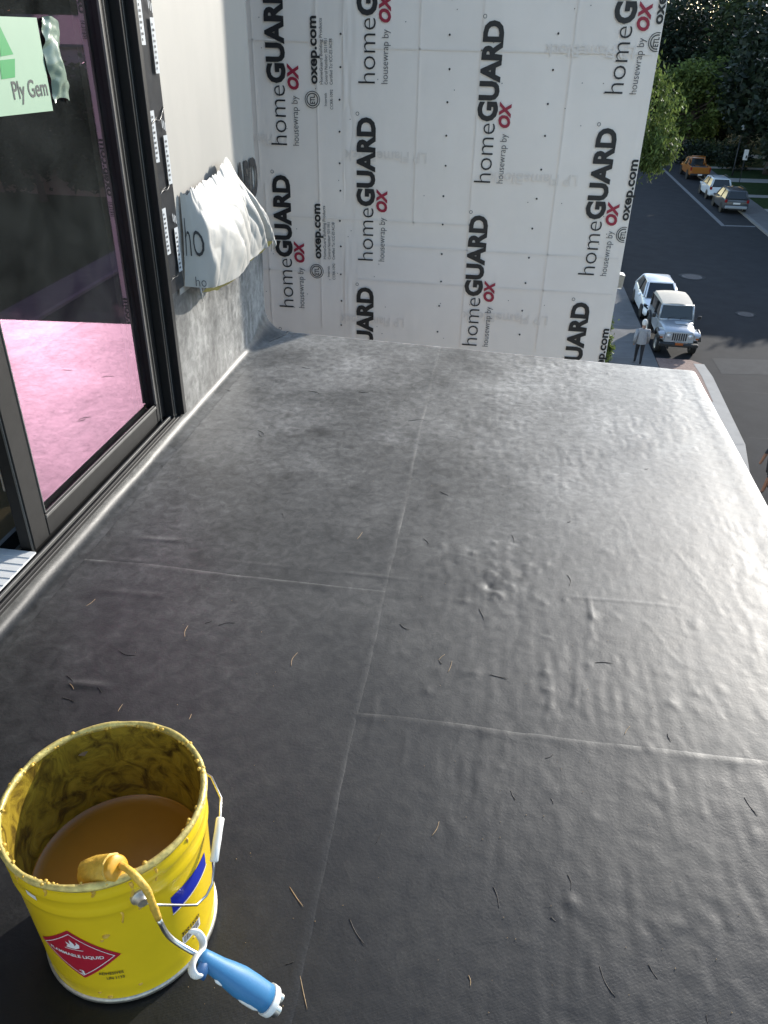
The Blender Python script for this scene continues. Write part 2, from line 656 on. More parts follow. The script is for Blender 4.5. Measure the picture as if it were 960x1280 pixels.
def grid_faces(nx, ny, flip=False):
    i, j = np.meshgrid(np.arange(nx - 1), np.arange(ny - 1), indexing='ij')
    a = (i * ny + j).ravel()
    f = np.stack([a, a + ny, a + ny + 1, a + 1], 1)
    return f[:, ::-1] if flip else f


# flat print: text outlines as meshes
_TC = {}


def text_geo(s, off=0.0, shear=0.0, spacing=1.0):
    key = (s, off, shear, spacing)
    if key in _TC:
        return _TC[key]
    cu = bpy.data.curves.new('t', 'FONT')
    cu.body = s
    cu.offset = off
    cu.shear = shear
    cu.space_character = spacing
    cu.resolution_u = 3
    cu.fill_mode = 'FRONT'
    cu.dimensions = '2D'
    ob = bpy.data.objects.new('t', cu)
    COL.objects.link(ob)
    dg = bpy.context.evaluated_depsgraph_get()
    me = bpy.data.meshes.new_from_object(ob.evaluated_get(dg))
    V = np.array([v.co[:2] for v in me.vertices])
    F = [tuple(p.vertices) for p in me.polygons]
    bpy.data.objects.remove(ob)
    bpy.data.curves.remove(cu)
    bpy.data.meshes.remove(me)
    V[:, 0] -= V[:, 0].min()
    _TC[key] = (V, F, V[:, 0].max())
    return _TC[key]


def text_mb(s, length, cap, fn, off=0.0, shear=0.0, spacing=1.0):
    """text of a given length and capital height (metres), mapped to 3D by fn(u, v)"""
    V, F, w = text_geo(s, off, shear, spacing)
    sx = length / w
    sy = cap / 0.70
    m = MB()
    m.add([fn(p[0] * sx, p[1] * sy) for p in V], F)
    return m


# =================================================================== THE DECK
EDGE_X = 1.055
DECK_Y0 = -1.3


def edge_y(x):
    return 4.155 - 0.083 * (x + 1.05)


def seam_x(y):
    return -0.232 - 0.0125 * (y - 0.9)


bumps = []
for (px, py, s, h) in [(714, 1128, .011, .004), (848, 1158, .010, .003), (503, 815, .012, .004), (548, 838, .012, .003), (585, 842, .02, .003),
                       (840, 880, .016, .004), (812, 935, .010, .004), (760, 690, .015, .003), (552, 682, .011, .003), (683, 842, .013, .004),
                       (683, 862, .010, .0035), (902, 862, .012, .003), (870, 780, .014, .003), (770, 772, .012, .003), (660, 672, .012, .003),
                       (742, 770, .014, .004), (870, 885, .016, .0035), (735, 832, .012, .003), (596, 840, .012, .002), (535, 862, .016, .003),
                       (604, 952, .010, .002), (735, 935, .015, .002), (740, 1020, .016, .0018), (568, 1092, .010, .0015), (860, 1120, .012, .0015)]:
    p = gz(px, py)
    bumps.append((p.x, p.y, s, h))
for k in range(46):      # the wrinkled patch in the middle of the right-hand sheet
    p = gz(rng.normal(635, 38), rng.normal(712, 26))
    bumps.append((p.x, p.y, rng.uniform(.007, .016), rng.uniform(.0022, .0058) * (1 if rng.random() > .35 else -.8)))
for k in range(150):
    x = rng.uniform(-0.2, 1.0)
    y = rng.uniform(0.7, 3.9)
    bumps.append((x, y, rng.uniform(.006, .016), rng.uniform(.0006, .002)))
for k in range(40):
    bumps.append((rng.uniform(-1.15, -0.3), rng.uniform(0.9, 3.9), rng.uniform(.006, .014), rng.uniform(.0004, .0012)))


WRK = []
for (a, b, c_, d, h) in [(690, 845, 684, 905, .0016), (722, 850, 716, 880, .0012), (735, 742, 742, 800, .0020), (606, 735, 602, 770, .0014), (845, 690, 880, 735, .0014), (860, 700, 905, 770, .0012), (800, 770, 850, 830, .0012),
                         (775, 640, 800, 700, .0011), (905, 640, 935, 720, .0011), (668, 790, 690, 800, .0014), (470, 862, 462, 930, .0009), (510, 905, 500, 960, .0009), (600, 960, 590, 1010, .0008), (790, 960, 830, 1010, .0010),
                         (700, 560, 745, 565, .0010), (640, 505, 668, 508, .0012), (820, 610, 700, 640, .0009), (560, 905, 690, 935, .0010), (880, 860, 905, 905, .0013), (560, 690, 640, 712, .0010), (930, 760, 955, 830, .0012)]:
    p0, p1 = gz(a, b), gz(c_, d)
    WRK.append((p0.x, p0.y, p1.x, p1.y, h * (.5 if abs(c_ - a) > 22 else .8)))


def deck_h(X, Y):
    right = sstep(-0.32, 0.20, X)
    z = 0.0022 * vn(X / .6, Y / .7, 1) + 0.0012 * vn(X / .21, Y / .27, 2)
    patch = sstep(-0.2, 0.25, vn(X / .30, Y / .40, 3))
    wx = X + .012 * vn(X / .07, Y / .06, 15) + .006 * vn(X / .025, Y / .03, 13)
    wy = Y + .03 * vn(X / .08, Y / .11, 14)
    z += (.10 + right) * (0.00085 * vn(wx / .017, wy / .10, 4) + 0.0004 * vn(wx / .045, wy / .2, 5)) * (0.35 + .9 * patch)
    z += (0.22 + right) * 0.00055 * vn(wx / .022, wy / .030, 6) * (0.3 + patch)
    z += (0.35 + 0.65 * right) * 0.0004 * vn(wx / .013, wy / .019, 7)
    z += (0.35 + 0.65 * right) * 0.00026 * vn(X / .0085, Y / .0125, 10)
    for (bx, by, s, h) in bumps:
        dx, dy = X - bx, (Y - by) * .75
        d2 = (dx * dx + dy * dy) / (s * s)
        m = d2 < 9
        z[m] += .42 * h * np.exp(-d2[m] * .9) * (1 + 1.1 * vn(X[m] / .011, Y[m] / .015, 11))
    for (x0, y0, x1, y1, h) in WRK:
        L = math.hypot(x1 - x0, y1 - y0)
        tx, ty = (x1 - x0) / L, (y1 - y0) / L
        s = (X - x0) * tx + (Y - y0) * ty
        d = -(X - x0) * ty + (Y - y0) * tx
        m = (s > -.05) & (s < L + .05) & (np.abs(d) < .04)
        if m.any():
            sm, dm_ = s[m], d[m] + .010 * vn(s[m] / .05, s[m] * 0, 3)
            z[m] += h * np.exp(-(dm_ / .0055) ** 2) * sstep(-.03, .02, sm) * (1 - sstep(L - .02, L + .03, sm)) * (.8 + 1.0 * vn(sm / .03, sm * 0, 5))
    # ridge of a lap further down, telegraphing through
    yr = 1.915 + 0.012 * vn(X / .2, X * 0, 8)
    z += 0.0013 * np.clip(.25 + 1.5 * vn(X / .17, X * 0, 6), .05, 1) * np.exp(-((Y - yr) / .006) ** 2) * sstep(-.80, -.70, X) * (1 - sstep(.55, .9, X))
    # folds by the wall
    for (fy, fx0, fx1, h) in [(1.99, -1.10, -.90, .0016), (1.862, -1.12, -.95, .0009), (1.325, -1.0, -.84, .0026), (1.70, -1.1, -.86, .0007)]:
        z += h * np.exp(-((Y - fy - .03 * (X - fx0)) / .012) ** 2) * sstep(fx0, fx0 + .05, X) * (1 - sstep(fx1 - .08, fx1, X))
    # slightly raised, rounded outer edges
    ex = EDGE_X - X
    z += 0.0014 * np.exp(-((ex - .055) / .035) ** 2) - 0.0008 * np.exp(-((ex - .13) / .04) ** 2)
    return z


def deck_dirt(X, Y):
    d = 0.44 + 0.22 * sstep(-.28, .35, X) + 0.16 * vn(X / .5, Y / .6, 9) + .16 * vn(X / .12, Y / .3, 5) * sstep(-.2, .2, vn(X / .4, Y / .4, 6)) + 0.26 * vn(X / .05, Y / .08, 10) * sstep(0.0, .3, vn(X / .3, Y / .3, 11))  # level rises to the right, so paler there
    for (px, py, s, a) in [(395, 541, .05, -.30), (360, 520, .035, -.22), (365, 545, .03, -.22), (370, 595, .04, -.2), (350, 600, .03, -.15),
                           (440, 615, .06, -.1), (255, 700, .05, -.15), (150, 690, .05, -.18), (160, 800, .10, -.10), (480, 545, .05, .22),
                           (505, 550, .05, .15), (420, 460, .07, .12), (400, 450, .05, .12), (300, 850, .05, .12), (100, 820, .03, .3),
                           (85, 810, .02, .25), (480, 1170, .015, .3), (495, 1185, .015, .3), (470, 1190, .012, .3), (530, 1180, .015, .2), (490, 1200, .012, .25),
                           (330, 1130, .02, .2), (340, 500, .08, -.08), (560, 610, .03, -.15), (270, 660, .06, -.1), (265, 795, .02, .15), (330, 770, .03, .1)]:
        p = gz(px, py)
        d += 1.7 * a * np.exp(-(((X - p.x) / (s * 1.3)) ** 2 + ((Y - p.y) / s) ** 2)) * (0.7 + 1.2 * vn(X / .02, Y / .03, 12))
    return np.clip(d, 0.05, 1)


deck = thing('deck', None, None, (0, 0, 0))
struct(deck)
del_keys = [k for k in ('label', 'category') if k in deck]
tag(deck, 'dark roof deck covered in a rubber membrane', None)


def sheet(name, x_lo, x_hi, y_lo, y_hi, lift, lip_l=False, lip_r=False, lip_n=False, lip_f=False, out_r=False, out_f=False, step=.007):
    """one membrane sheet as a height field; x_lo/x_hi may be functions of y"""
    ny = int((min(y_hi, 4.1) - max(y_lo, .3)) / step) + 2
    ty = np.concatenate([np.linspace(y_lo, .3, 30, endpoint=False) if y_lo < .3 else np.empty(0), np.linspace(max(y_lo, .3), y_hi, ny)])
    lo0 = x_lo(1.0) if callable(x_lo) else x_lo
    hi0 = x_hi(1.0) if callable(x_hi) else x_hi
    nx = int((hi0 - lo0) / step) + 2
    tx = np.linspace(0, 1, nx)
    T, Y = np.meshgrid(tx, ty, indexing='ij')
    lo = x_lo(Y) if callable(x_lo) else x_lo
    hi = x_hi(Y) if callable(x_hi) else x_hi
    X = lo + (hi - lo) * T
    if out_f:
        f = (Y - y_lo) / (y_hi - y_lo)
        Y = y_lo + f * (edge_y(X) - .03 - y_lo)
    Z = deck_h(X, Y) + lift
    D = deck_dirt(X, Y)
    # laps: a feathered pressed-down lip on the covering sheet
    if lip_r:
        X[-1, :] += .010 * vn(Y / .30, Y * 0, 13)[-1, :] + .004 * vn(Y / .06, Y * 0, 12)[-1, :]
        X[-2, :] = X[-1, :] - .0035
        e = X[-1:, :] - X
        w = np.clip(.22 + 1.3 * vn(Y / .22, Y * 0, 9) + .5 * vn(Y / .05, Y * 0, 2), .16, .8)
        Z += (.0010 * w - lift) * np.exp(-(e / .03) ** 2) + .0006 * w * np.exp(-((e - .014) / .010) ** 2)
        Z[-1, :] -= .0010 * w[-1, :] + .0003
    if lip_f:
        Y[:, -1] += .010 * vn(X / .30, X * 0, 14)[:, -1] + .004 * vn(X / .06, X * 0, 12)[:, -1]
        Y[:, -2] = Y[:, -1] - .0035
        e = Y[:, -1:] - Y
        w = np.clip(.25 + 1.3 * vn(X / .22, X * 0, 8) + .5 * vn(X / .05, X * 0, 3), .14, .8)
        Z += (.0010 * w - lift) * np.exp(-(e / .03) ** 2) + .0006 * w * np.exp(-((e - .014) / .010) ** 2)
        Z[:, -1] -= .0010 * w[:, -1] + .0003
    def extra(arr, cols):
        return np.concatenate([arr] + cols, 0)
    if out_r:     # rolls over the outer edge
        r = .035
        cols = []
        xb, zb = X[-1:, :].copy(), Z[-1:, :].copy()
        yb, db = Y[-1:, :].copy(), D[-1:, :].copy()
        xs, zs, ys, ds = [], [], [], []
        for k in range(1, 9):
            a = k / 8 * PI / 2
            xs.append(xb + r * math.sin(a))
            zs.append(zb - r + r * math.cos(a))
            ys.append(yb)
            ds.append(db)
        xs.append(xb + r)
        zs.append(zb - .2)
        ys.append(yb)
        ds.append(db)
        X, Z, Y, D = np.concatenate([X] + xs, 0), np.concatenate([Z] + zs, 0), np.concatenate([Y] + ys, 0), np.concatenate([D] + ds, 0)
    if out_f:
        r = .03
        yb, zb, xb, db = Y[:, -1:].copy(), Z[:, -1:].copy(), X[:, -1:].copy(), D[:, -1:].copy()
        xs, zs, ys, ds = [], [], [], []
        for k in range(1, 8):
            a = k / 7 * PI / 2
            ys.append(yb + r * math.sin(a))
            zs.append(zb - r + r * math.cos(a))
            xs.append(xb)
            ds.append(db)
        ys.append(yb + r)
        zs.append(zb - .2)
        xs.append(xb)
        ds.append(db)
        X, Z, Y, D = np.concatenate([X] + xs, 1), np.concatenate([Z] + zs, 1), np.concatenate([Y] + ys, 1), np.concatenate([D] + ds, 1)
    V = np.stack([X.ravel(), Y.ravel(), Z.ravel()], 1)
    return np_mesh(name, V, grid_faces(*X.shape), 'epdm', deck, True, D.ravel())


XL = -1.20
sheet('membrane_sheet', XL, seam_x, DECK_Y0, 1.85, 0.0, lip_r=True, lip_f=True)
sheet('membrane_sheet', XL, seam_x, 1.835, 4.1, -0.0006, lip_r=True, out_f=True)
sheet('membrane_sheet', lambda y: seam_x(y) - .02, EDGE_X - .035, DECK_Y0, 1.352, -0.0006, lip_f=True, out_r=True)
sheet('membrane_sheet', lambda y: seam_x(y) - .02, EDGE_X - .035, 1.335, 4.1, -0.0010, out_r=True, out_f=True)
# the built-up body of the deck and the storeys below it
m = MB()
m.add([(-1.26, DECK_Y0, -.03), (EDGE_X - .06, DECK_Y0, -.03), (EDGE_X - .06, edge_y(1.0) - .06, -.03), (-1.26, edge_y(-1.2) - .06, -.03),
       (-1.26, DECK_Y0, -.45), (EDGE_X - .06, DECK_Y0, -.45), (EDGE_X - .06, edge_y(1.0) - .06, -.45), (-1.26, edge_y(-1.2) - .06, -.45)],
      [(0, 1, 2, 3), (7, 6, 5, 4), (0, 4, 5, 1), (1, 5, 6, 2), (2, 6, 7, 3), (3, 7, 4, 0)])
m.build('deck_slab', 'sheathing', deck)

# =================================================================== THE HOUSE ON THE LEFT
WX = -1.27
GL = -9.4          # street level below the deck
KS = 10.8 / 8.9
house = thing('house', 'unfinished house wall in sunlit cream housewrap with a rubber apron along its foot', 'house', (WX - 2.2, 1.4, GL))
DY0, DY1, DZ0, DZ1 = 0.10, 2.815, 0.0, 2.15     # door opening
m = MB()
m.box((WX - .18, DY1, -.45), (WX, 4.075, 9.5))
m.box((WX - .18, DY0, DZ1), (WX, DY1, 9.5))
m.box((WX - .18, DECK_Y0 - 1.0, -.45), (WX, DY0, 9.5))
m.box((WX - .18, DY0, -.45), (WX, DY1, .057))
m.build('wall', 'sheathing', house, world=True)
m = MB()
m.box((WX - 4.2, 3.9, -.45), (WX - .182, 4.075, 9.5))  # unseen height raised to keep sky light off the far wall
m.build('end_wall', 'sheathing', house, world=True)
m = MB()
m.box((WX - 4.2, DECK_Y0 - 1.0, GL), (EDGE_X - .09, 3.85, -.47))
m.build('lower_storeys', 'tan_siding', house, world=True)
m = MB()
m.box((WX - 4.19, DECK_Y0 - .98, 3.32), (WX - .19, 3.88, 3.5))
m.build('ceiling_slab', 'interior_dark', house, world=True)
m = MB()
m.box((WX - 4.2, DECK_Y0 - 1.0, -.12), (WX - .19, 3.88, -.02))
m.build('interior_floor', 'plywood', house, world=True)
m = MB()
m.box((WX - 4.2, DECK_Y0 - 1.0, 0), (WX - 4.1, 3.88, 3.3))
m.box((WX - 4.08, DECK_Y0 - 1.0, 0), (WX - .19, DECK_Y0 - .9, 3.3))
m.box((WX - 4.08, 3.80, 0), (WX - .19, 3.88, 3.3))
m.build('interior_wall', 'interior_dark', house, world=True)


m = MB()
m.box((WX - 1.38, 4.09, GL), (WX - 1.20, 7.29, 9.5))
m.build('sky_block_wall', 'roof_grey', house, world=True)  # unseen wall added to block sky light from the far wall's left


# rubber apron turned up the wall with a cove at its foot
def apron(name, y0, y1, ztop, n, r_of):
    ys = np.linspace(y0, y1, n)
    us = np.concatenate([np.linspace(0, .55, 26), np.linspace(.56, 1, 30 if ztop > .2 else 8)])
    X = np.zeros((len(us), n))
    Z = np.zeros_like(X)
    for j, y in enumerate(ys):
        r = r_of(y)
        for i, u in enumerate(us):
            x0 = XL + .004
            if u <= .10:
                x = x0 + (WX + .008 + r - x0) * (u / .10) if WX + .008 + r < x0 else x0
                z = 0.0
            elif u <= .55:
                a = (u - .10) / .45 * PI / 2
                x = WX + .008 + r - r * math.sin(a)
                z = r - r * math.cos(a)
            else:
                x = WX + .008
                z = r + (max(ztop, r + .01) - r) * (u - .55) / .45
            X[i, j] = x
            Z[i, j] = z
    Y = np.tile(ys, (len(us), 1))
    fl = sstep(.0, .06, Z)
    X = X + .003 * vn(Y / .11, Z / .3, 1) * fl + .0015 * vn(Y / .03, Z / .12, 2) * fl + .004 * fl * sstep(.15, .3, vn(Y / .3, Z / .5, 3))
    Z = Z + (1 - fl) * (.0008 + deck_h(np.minimum(X, XL), Y) * .6)
    V = np.stack([X.ravel(), Y.ravel(), Z.ravel()], 1) - np.array(house.location)
    D = .58 + .16 * vn(Y / .03, Z / .2, 4) + .14 * vn(Y / .2, Z / .2, 5)
    return np_mesh(name, V, grid_faces(len(us), n), 'epdm_up', house, True, np.clip(D, .1, 1).ravel())


apron('membrane_apron', DECK_Y0, 2.83, .0575, 320, lambda y: .046)
apron('membrane_apron', 2.828, 4.13, .548, 130, lambda y: .046 + .09 * float(sstep(3.86, 4.12, y)))


# cream housewrap right of the door, lightly puckered
def wrap_fn(y0, y1, z0, z1, x, amp, seed):
    def fn(u, v):
        y = y0 + (y1 - y0) * u
        z = z0 + (z1 - z0) * v
        d = amp * (vn(y / .25, z / .4, seed) + .5 * vn(y / .06, z / .3, seed + 1))
        return (x + float(d) + amp * .6, y, z)
    return fn


m = MB().grid(wrap_fn(2.96, 4.082, .52, 9.5, WX + .014, .006, 3), 56, 60)
m.build('housewrap_sheet', 'wrap_cream', house, True, True)
m = MB().grid(lambda u, v: (WX - .0 - 4 * u, 4.082 + .002, -.4 + 9.9 * v), 4, 4)
m.build('wall_return', 'roof_grey', house, True, True)  # unseen end face, dark grey put in to cut bounced light


def lw(y0, z0, x=WX + .024):      # print on the left wall, reading towards +y
    return lambda u, v: (x, y0 + u, z0 + v)


text_mb('ARD', .33, .17, lw(3.755, .735, WX + .026), off=.035).build('lettering', 'ink_black', house, world=True)
# black flashing tape beside the door
m = MB().grid(wrap_fn(2.822, 2.995, .548, 3.25, WX + .0205, .0055, 6), 16, 120)
tape = m.build('flashing_tape', 'tape_black', house, True, True)
for k, z in enumerate([.70, 1.02, 1.38, 1.74, 2.1, 2.46, 2.8]):
    for (yo, zz, hh) in [(2.852, z, .165), (2.945, z - .085, .165)]:
        m = MB().grid(wrap_fn(yo, yo + .034, zz, zz + hh, WX + .0315, .0006, 6), 2, 6)
        lb = m.build('printed_label', 'tape_white', tape, True, True)
        mm = MB()
        for j in range(9):
            z0 = zz + .012 + j * .0162
            mm.grid(lambda u, v: (WX + .0335, yo + .007 + (.007 + .006 * ((j * 7 + k) % 3 == 0)) * u, z0 + .0075 * v), 1, 1)
            if j % 2:
                mm.grid(lambda u, v: (WX + .0335, yo + .017 + .005 * u, z0 + .0075 * v), 1, 1)
        mm.build('print_marks', 'ink_grey', tape, world=True)
    m = MB()
    for j in range(3):
        m.grid(lambda u, v: (WX + .0325, 2.942 + .013 * j + .005 * u, z + .105 + .028 * v - .006 * j), 1, 1)
    m.build('print_marks', 'tape_white', tape, world=True)
for (z, s) in [(1.13, .012), (.90, .010), (.585, .006)]:   # creases that catch the light
    pts = [(WX + .030 + .004 * math.sin(t * 5), 2.835 + .15 * t, z + .05 * t + .012 * math.sin(t * 7)) for t in np.linspace(0, 1, 9)]
    MB().tube(pts, s * .22, 6).build('crease', 'tape_black', tape, True, True)

# =================================================================== TORN WRAP BUNDLE ON THE LEFT WALL
bun = thing('torn_housewrap_bundle', 'crumpled torn white housewrap bulging from the cream wall, letters h o on its fold', 'housewrap', (WX + .03, 3.4, .53))


def catmull(P, t):
    n = len(P) - 1
    s = min(max(t, 0), .99999) * n
    i = int(s)
    f = s - i
    p0, p1, p2, p3 = P[max(i - 1, 0)], P[i], P[min(i + 1, n)], P[min(i + 2, n)]
    return [0.5 * (2 * b + (c - a) * f + (2 * a - 5 * b + 4 * c - d) * f * f + (3 * b - a - 3 * c + d) * f ** 3) for a, b, c, d in zip(p0, p1, p2, p3)]


TOPC = [(WX + .026, 3.05, .885), (WX + .060, 3.085, .895), (WX + .055, 3.20, .915), (WX + .055, 3.34, .905), (WX + .065, 3.47, .955), (WX + .06, 3.55, .945), (WX + .05, 3.62, .88), (WX + .035, 3.70, .78)]
BOTC = [(WX + .026, 3.00, .545), (WX + .115, 3.05, .532), (WX + .15, 3.17, .525), (WX + .155, 3.33, .53), (WX + .155, 3.50, .54), (WX + .155, 3.64, .55), (WX + .19, 3.76, .585), (WX + .05, 3.80, .62)]


def rid(x, y, s):
    return abs(float(vn(x, y, s))) * 2 - .42


def bun_fn(u, v):
    a = catmull(TOPC, u)
    b = catmull(BOTC, u)
    out = float(sstep(.10, .17, u))
    bulge = math.sin(PI * v) * (.006 + .036 * out)
    y = a[1] + (b[1] - a[1]) * v
    z = a[2] + (b[2] - a[2]) * v
    x = a[0] + (b[0] - a[0]) * v ** 1.1 + bulge
    k = (.30 + .70 * min(1, v * 2)) * (.10 + .90 * out)
    uu = u + .05 * float(vn(u * 5, v * 4, 12))
    fold = .030 * float(vn(uu * 6 + v * .6, v * .6, 4)) + .022 * rid(uu * 5.5 + v * .9, v * .5, 5) + .011 * rid(uu * 12 - v * 2.4, v * 1.3, 6) + .006 * rid(uu * 26 + v * 5, v * 2.6, 7)
    # the deep pleat that sets off the outer lobe
    fold -= .045 * math.exp(-((u - .74 - .06 * v) / .022) ** 2) * v
    x += fold * k
    z += .006 * k * rid(u * 12, v * 4, 8)
    z += (1 - float(sstep(0, .16, v))) * (.028 * float(vn(u * 17, 0.0, 8)) + .020 * float(vn(u * 75, 0.0, 9)))
    if v > .97 and u > .80:
        z += .03 * float(vn(u * 60, 0.0, 3))
    return (x, y + .004 * k * rid(u * 12, v * 5, 9), z)


m = MB().grid(bun_fn, 170, 80)
m.build('crumpled_sheet', 'wrap_torn', bun, True, True)
m = MB().grid(lambda u, v: [c + d for c, d in zip(bun_fn(.14 + .70 * u, .995), (-.006 - .02 * v, 0, -.004 - .020 * v * (1 + .7 * float(vn(u * 20, 0, 2)))))], 70, 2)
m.build('foam_edge', 'foam_edge', bun, True, True)
m = MB()     # ragged ends hanging at the outer corner
for k in range(5):
    p = Vector(bun_fn(.86 + .02 * k, 1.0))
    m.tube([p, p + Vector((.004, -.004, -.02)), p + Vector((.006 * k - .01, .004, -.045 - .012 * (k % 3)))], [.006, .005, .001], 6)
p = Vector(bun_fn(.09, 1.0))
m.tube([p, p + Vector((.004, .0, -.03)), p + Vector((.0, .006, -.06))], [.004, .003, .001], 6)
e_ = m.build('ragged_ends', 'wrap_torn', bun, True, True)
e_['kind'] = 'stuff'


def on_fold(u0, v0, du, dv):
    def fn(a, b):
        u = u0 + du * a
        v = v0 - dv * b
        p = bun_fn(u, v)
        return (p[0] + .006, p[1] - .004, p[2])
    return fn


V, F, w = text_geo('ho', -.012)
fo = on_fold(.012, .66, .118 / w, .62)
MB().add([fo(p[0], p[1]) for p in V], F).build('lettering', 'ink_black', bun, world=True)
V, F, w = text_geo('ho', -.01)
fo = on_fold(.065, .985, .055 / w, .16)
MB().add([fo(p[0], p[1]) for p in V], F).build('lettering', 'ink_grey', bun, world=True)

# =================================================================== SLIDING DOOR
door = thing('sliding_door', 'black framed sliding glass door, slid open, pink reflections in its pane', 'door', (WX - .05, 1.5, 0.0))


def dbox(name, mat, x0, x1, y0, y1, z0, z1, bev=.002, parent=None):
    return MB().box((x0, y0, z0), (x1, y1, z1), bev).build(name, mat, parent or door, world=True)


# fixed frame
dbox('jamb', 'frame_black', WX - .13, WX + .018, 2.752, 2.812, .073, 2.145)
dbox('jamb_lip', 'frame_black', WX - .03, WX + .045, 2.797, 2.826, .073, 2.16)
dbox('jamb', 'frame_black', WX - .13, WX + .018, .105, .165, .073, 2.145)
dbox('head', 'frame_black', WX - .13, WX + .018, .168, 2.749, 2.08, 2.145)
sill = dbox('sill', 'frame_grey', WX - .15, WX + .030, .105, 2.826, .058, .072)
for xx, hh, mt in [(WX + .022, .082, 'frame_grey'), (WX + .004, .086, 'gasket'), (WX - .008, .080, 'frame_black'), (WX - .078, .086, 'gasket')]:
    dbox('track_rail', mt, xx - .004, xx + .004, .168, 2.749, .0725, hh, .001, sill)
# sash slid to the right
SX0, SX1 = WX - .062, WX - .014
sash = dbox('bottom_rail', 'frame_grey', SX0, SX1, 1.832, 2.668, .088, .150)
dbox('glazing_bead', 'gasket', SX1 - .004, SX1 + .003, 1.832, 2.668, .150, .160, .001)
dbox('glazing_bead', 'frame_black', SX1 - .008, SX1 - .001, 1.835, 2.665, .161, .168, .001)
dbox('stile', 'frame_grey', SX0, SX1, 1.748, 1.829, .088, 2.075)
dbox('stile', 'frame_black', SX0, SX1, 2.672, 2.745, .088, 2.075)
dbox('glazing_bead', 'gasket', SX1 - .004, SX1 + .003, 1.8295, 1.8345, .17, 2.0, .001)
dbox('glazing_bead', 'gasket', SX1 - .002, SX1 + .006, 2.664, 2.673, .17, 2.0, .001)
dbox('glazing_bead', 'gasket', SX1 + .001, SX1 + .004, 2.6985, 2.702, .08, 2.07, .0008)
dbox('gasket_strip', 'gasket', WX + .0185, WX + .021, 2.768, 2.771, .06, 2.14, .0006)
dbox('top_rail', 'frame_black', SX0, SX1, 1.832, 2.668, 2.0, 2.075)
dbox('edge_seal', 'gasket', SX1 - .01, SX1 - .004, 1.744, 1.7475, .08, 2.07, .0006)
PX = WX - .036
pane = MB()
pane.add([(PX, 1.829, .148), (PX, 2.674, .148), (PX, 2.674, 2.005), (PX, 1.829, 2.005)], [(0, 1, 2, 3)])
pane.build('glass_pane', 'glass', door, False, True)
# handle edge of the stile in the opening
dbox('pull_handle', 'steel', WX - .072, WX - .066, 1.752, 1.762, .28, .62, .002)
# ribbed white cover laid over the track in the open doorway
m = MB()
for k in range(26):
    yy = 1.735 - .017 * k
    m.box((WX - .30, yy - .0165, .087), (WX - .006, yy, .092 + .002 * (k % 2)))
rc = m.build('ribbed_sheet', 'sill_white', None)
tag(rc, 'white ribbed plastic sheet laid over the door track', 'plastic sheet')
# sticker on the glass
st = thing('sticker', 'pale green and white maker sticker with green leaf emblem on the door glass', 'sticker', (PX + .003, 2.1, 1.22))


def stk(u, v, d=0.0):
    return (PX + .003 + d, 1.875 + u, 1.222 + v + .010 * u)


m = MB().grid(lambda u, v: stk(.455 * u, .215 * v - .01 * u * (1 - v), 0), 4, 4)
m.build('paper', 'sticker_pale', st, world=True)


def spoly(pts, name, mat, d):
    MB().add([stk(a, b, d) for a, b in pts], [tuple(range(len(pts)))]).build(name, mat, st, world=True)


spoly([(.175, .02), (.20, .205), (.236, .205), (.205, .08)][::1], 'emblem_blade', 'sticker_green', .001)
spoly([(.245, .128), (.262, .205), (.305, .132)], 'emblem_blade', 'sticker_green', .001)
spoly([(.228, .078), (.236, .120), (.308, .122), (.292, .080)], 'emblem_blade', 'sticker_green', .001)
spoly([(.09, .205), (.165, .02), (.185, .12), (.135, .205)], 'emblem_blade', 'sticker_green', .001)
text_mb('Ply Gem', .175, .042, lambda u, v: stk(.268 + u, .030 + v, .001), off=.012).build('lettering', 'sticker_ink', st, world=True)
# clear packet taped beside it
m = MB().grid(lambda u, v: (PX + .006 + .018 * math.sin(PI * u) * math.sin(PI * min(1, v * 1.02)) + .012 * float(vn(u * 4 + v, v * 9, 3)),
                            2.338 + .088 * u + .008 * math.sin(v * 9), 1.235 + .20 * v + .012 * math.sin(u * 3)), 18, 34)
pk = m.build('packet', 'packet', None, True)
tag(pk, 'crinkled pale green plastic packet taped to the glass beside the sticker', 'packet')

# =================================================================== FAR BUILDING IN PRINTED HOUSEWRAP
FY = 7.3
FXR = 1.075
far = thing('wrapped_building', 'neighbouring building bay covered in white printed housewrap', 'building', (-2.5, 11, GL))
m = MB()
m.box((-6.0, FY + .02, GL), (FXR - .01, 16, 4.6))
m.build('wall', 'sheathing', far, world=True)


def far_sheet(x0, x1, dy, nx, nz, seed):
    xs = np.linspace(x0, x1, nx)
    zs = np.linspace(GL + .2, 4.6, nz)
    X, Z = np.meshgrid(xs, zs, indexing='ij')
    seam = np.exp(-((X + 1.40) / .07) ** 2)
    D = dy - .006 * vn(X / .55, Z / .8, seed) - .003 * vn(X / .22, Z / .5, seed + 6) - .0016 * vn(X / .06, Z / .4, seed + 1) - seam * (.009 * vn(X / .022, Z / .35, seed + 2) + .006 * vn(X / .05, Z / .12, seed + 3))
    redge = np.exp(-((X - FXR) / .08) ** 2)
    D -= redge * .004 * vn(X / .02, Z / .5, seed + 4)
    V = np.stack([X.ravel(), (FY + D).ravel(), Z.ravel()], 1) - np.array(far.location)
    return np_mesh('housewrap_sheet', V, grid_faces(nx, nz), 'wrap_far', far, True)


far_sheet(-6.0, -1.345, 0.0, 200, 260, 2)
far_sheet(-1.43, FXR, -.004, 170, 260, 5)
m = MB()
m.box((FXR - .012, FY - .006, GL + .2), (FXR + .006, 16, 4.6))
m.build('wall_return', 'wrap_far', far, world=True)
INKY = FY - .0180


def fw(x0, z0, d=0.0):      # reads upwards: along +z, letter tops towards -x
    return lambda u, v: (x0 - v, INKY - d, z0 + u)


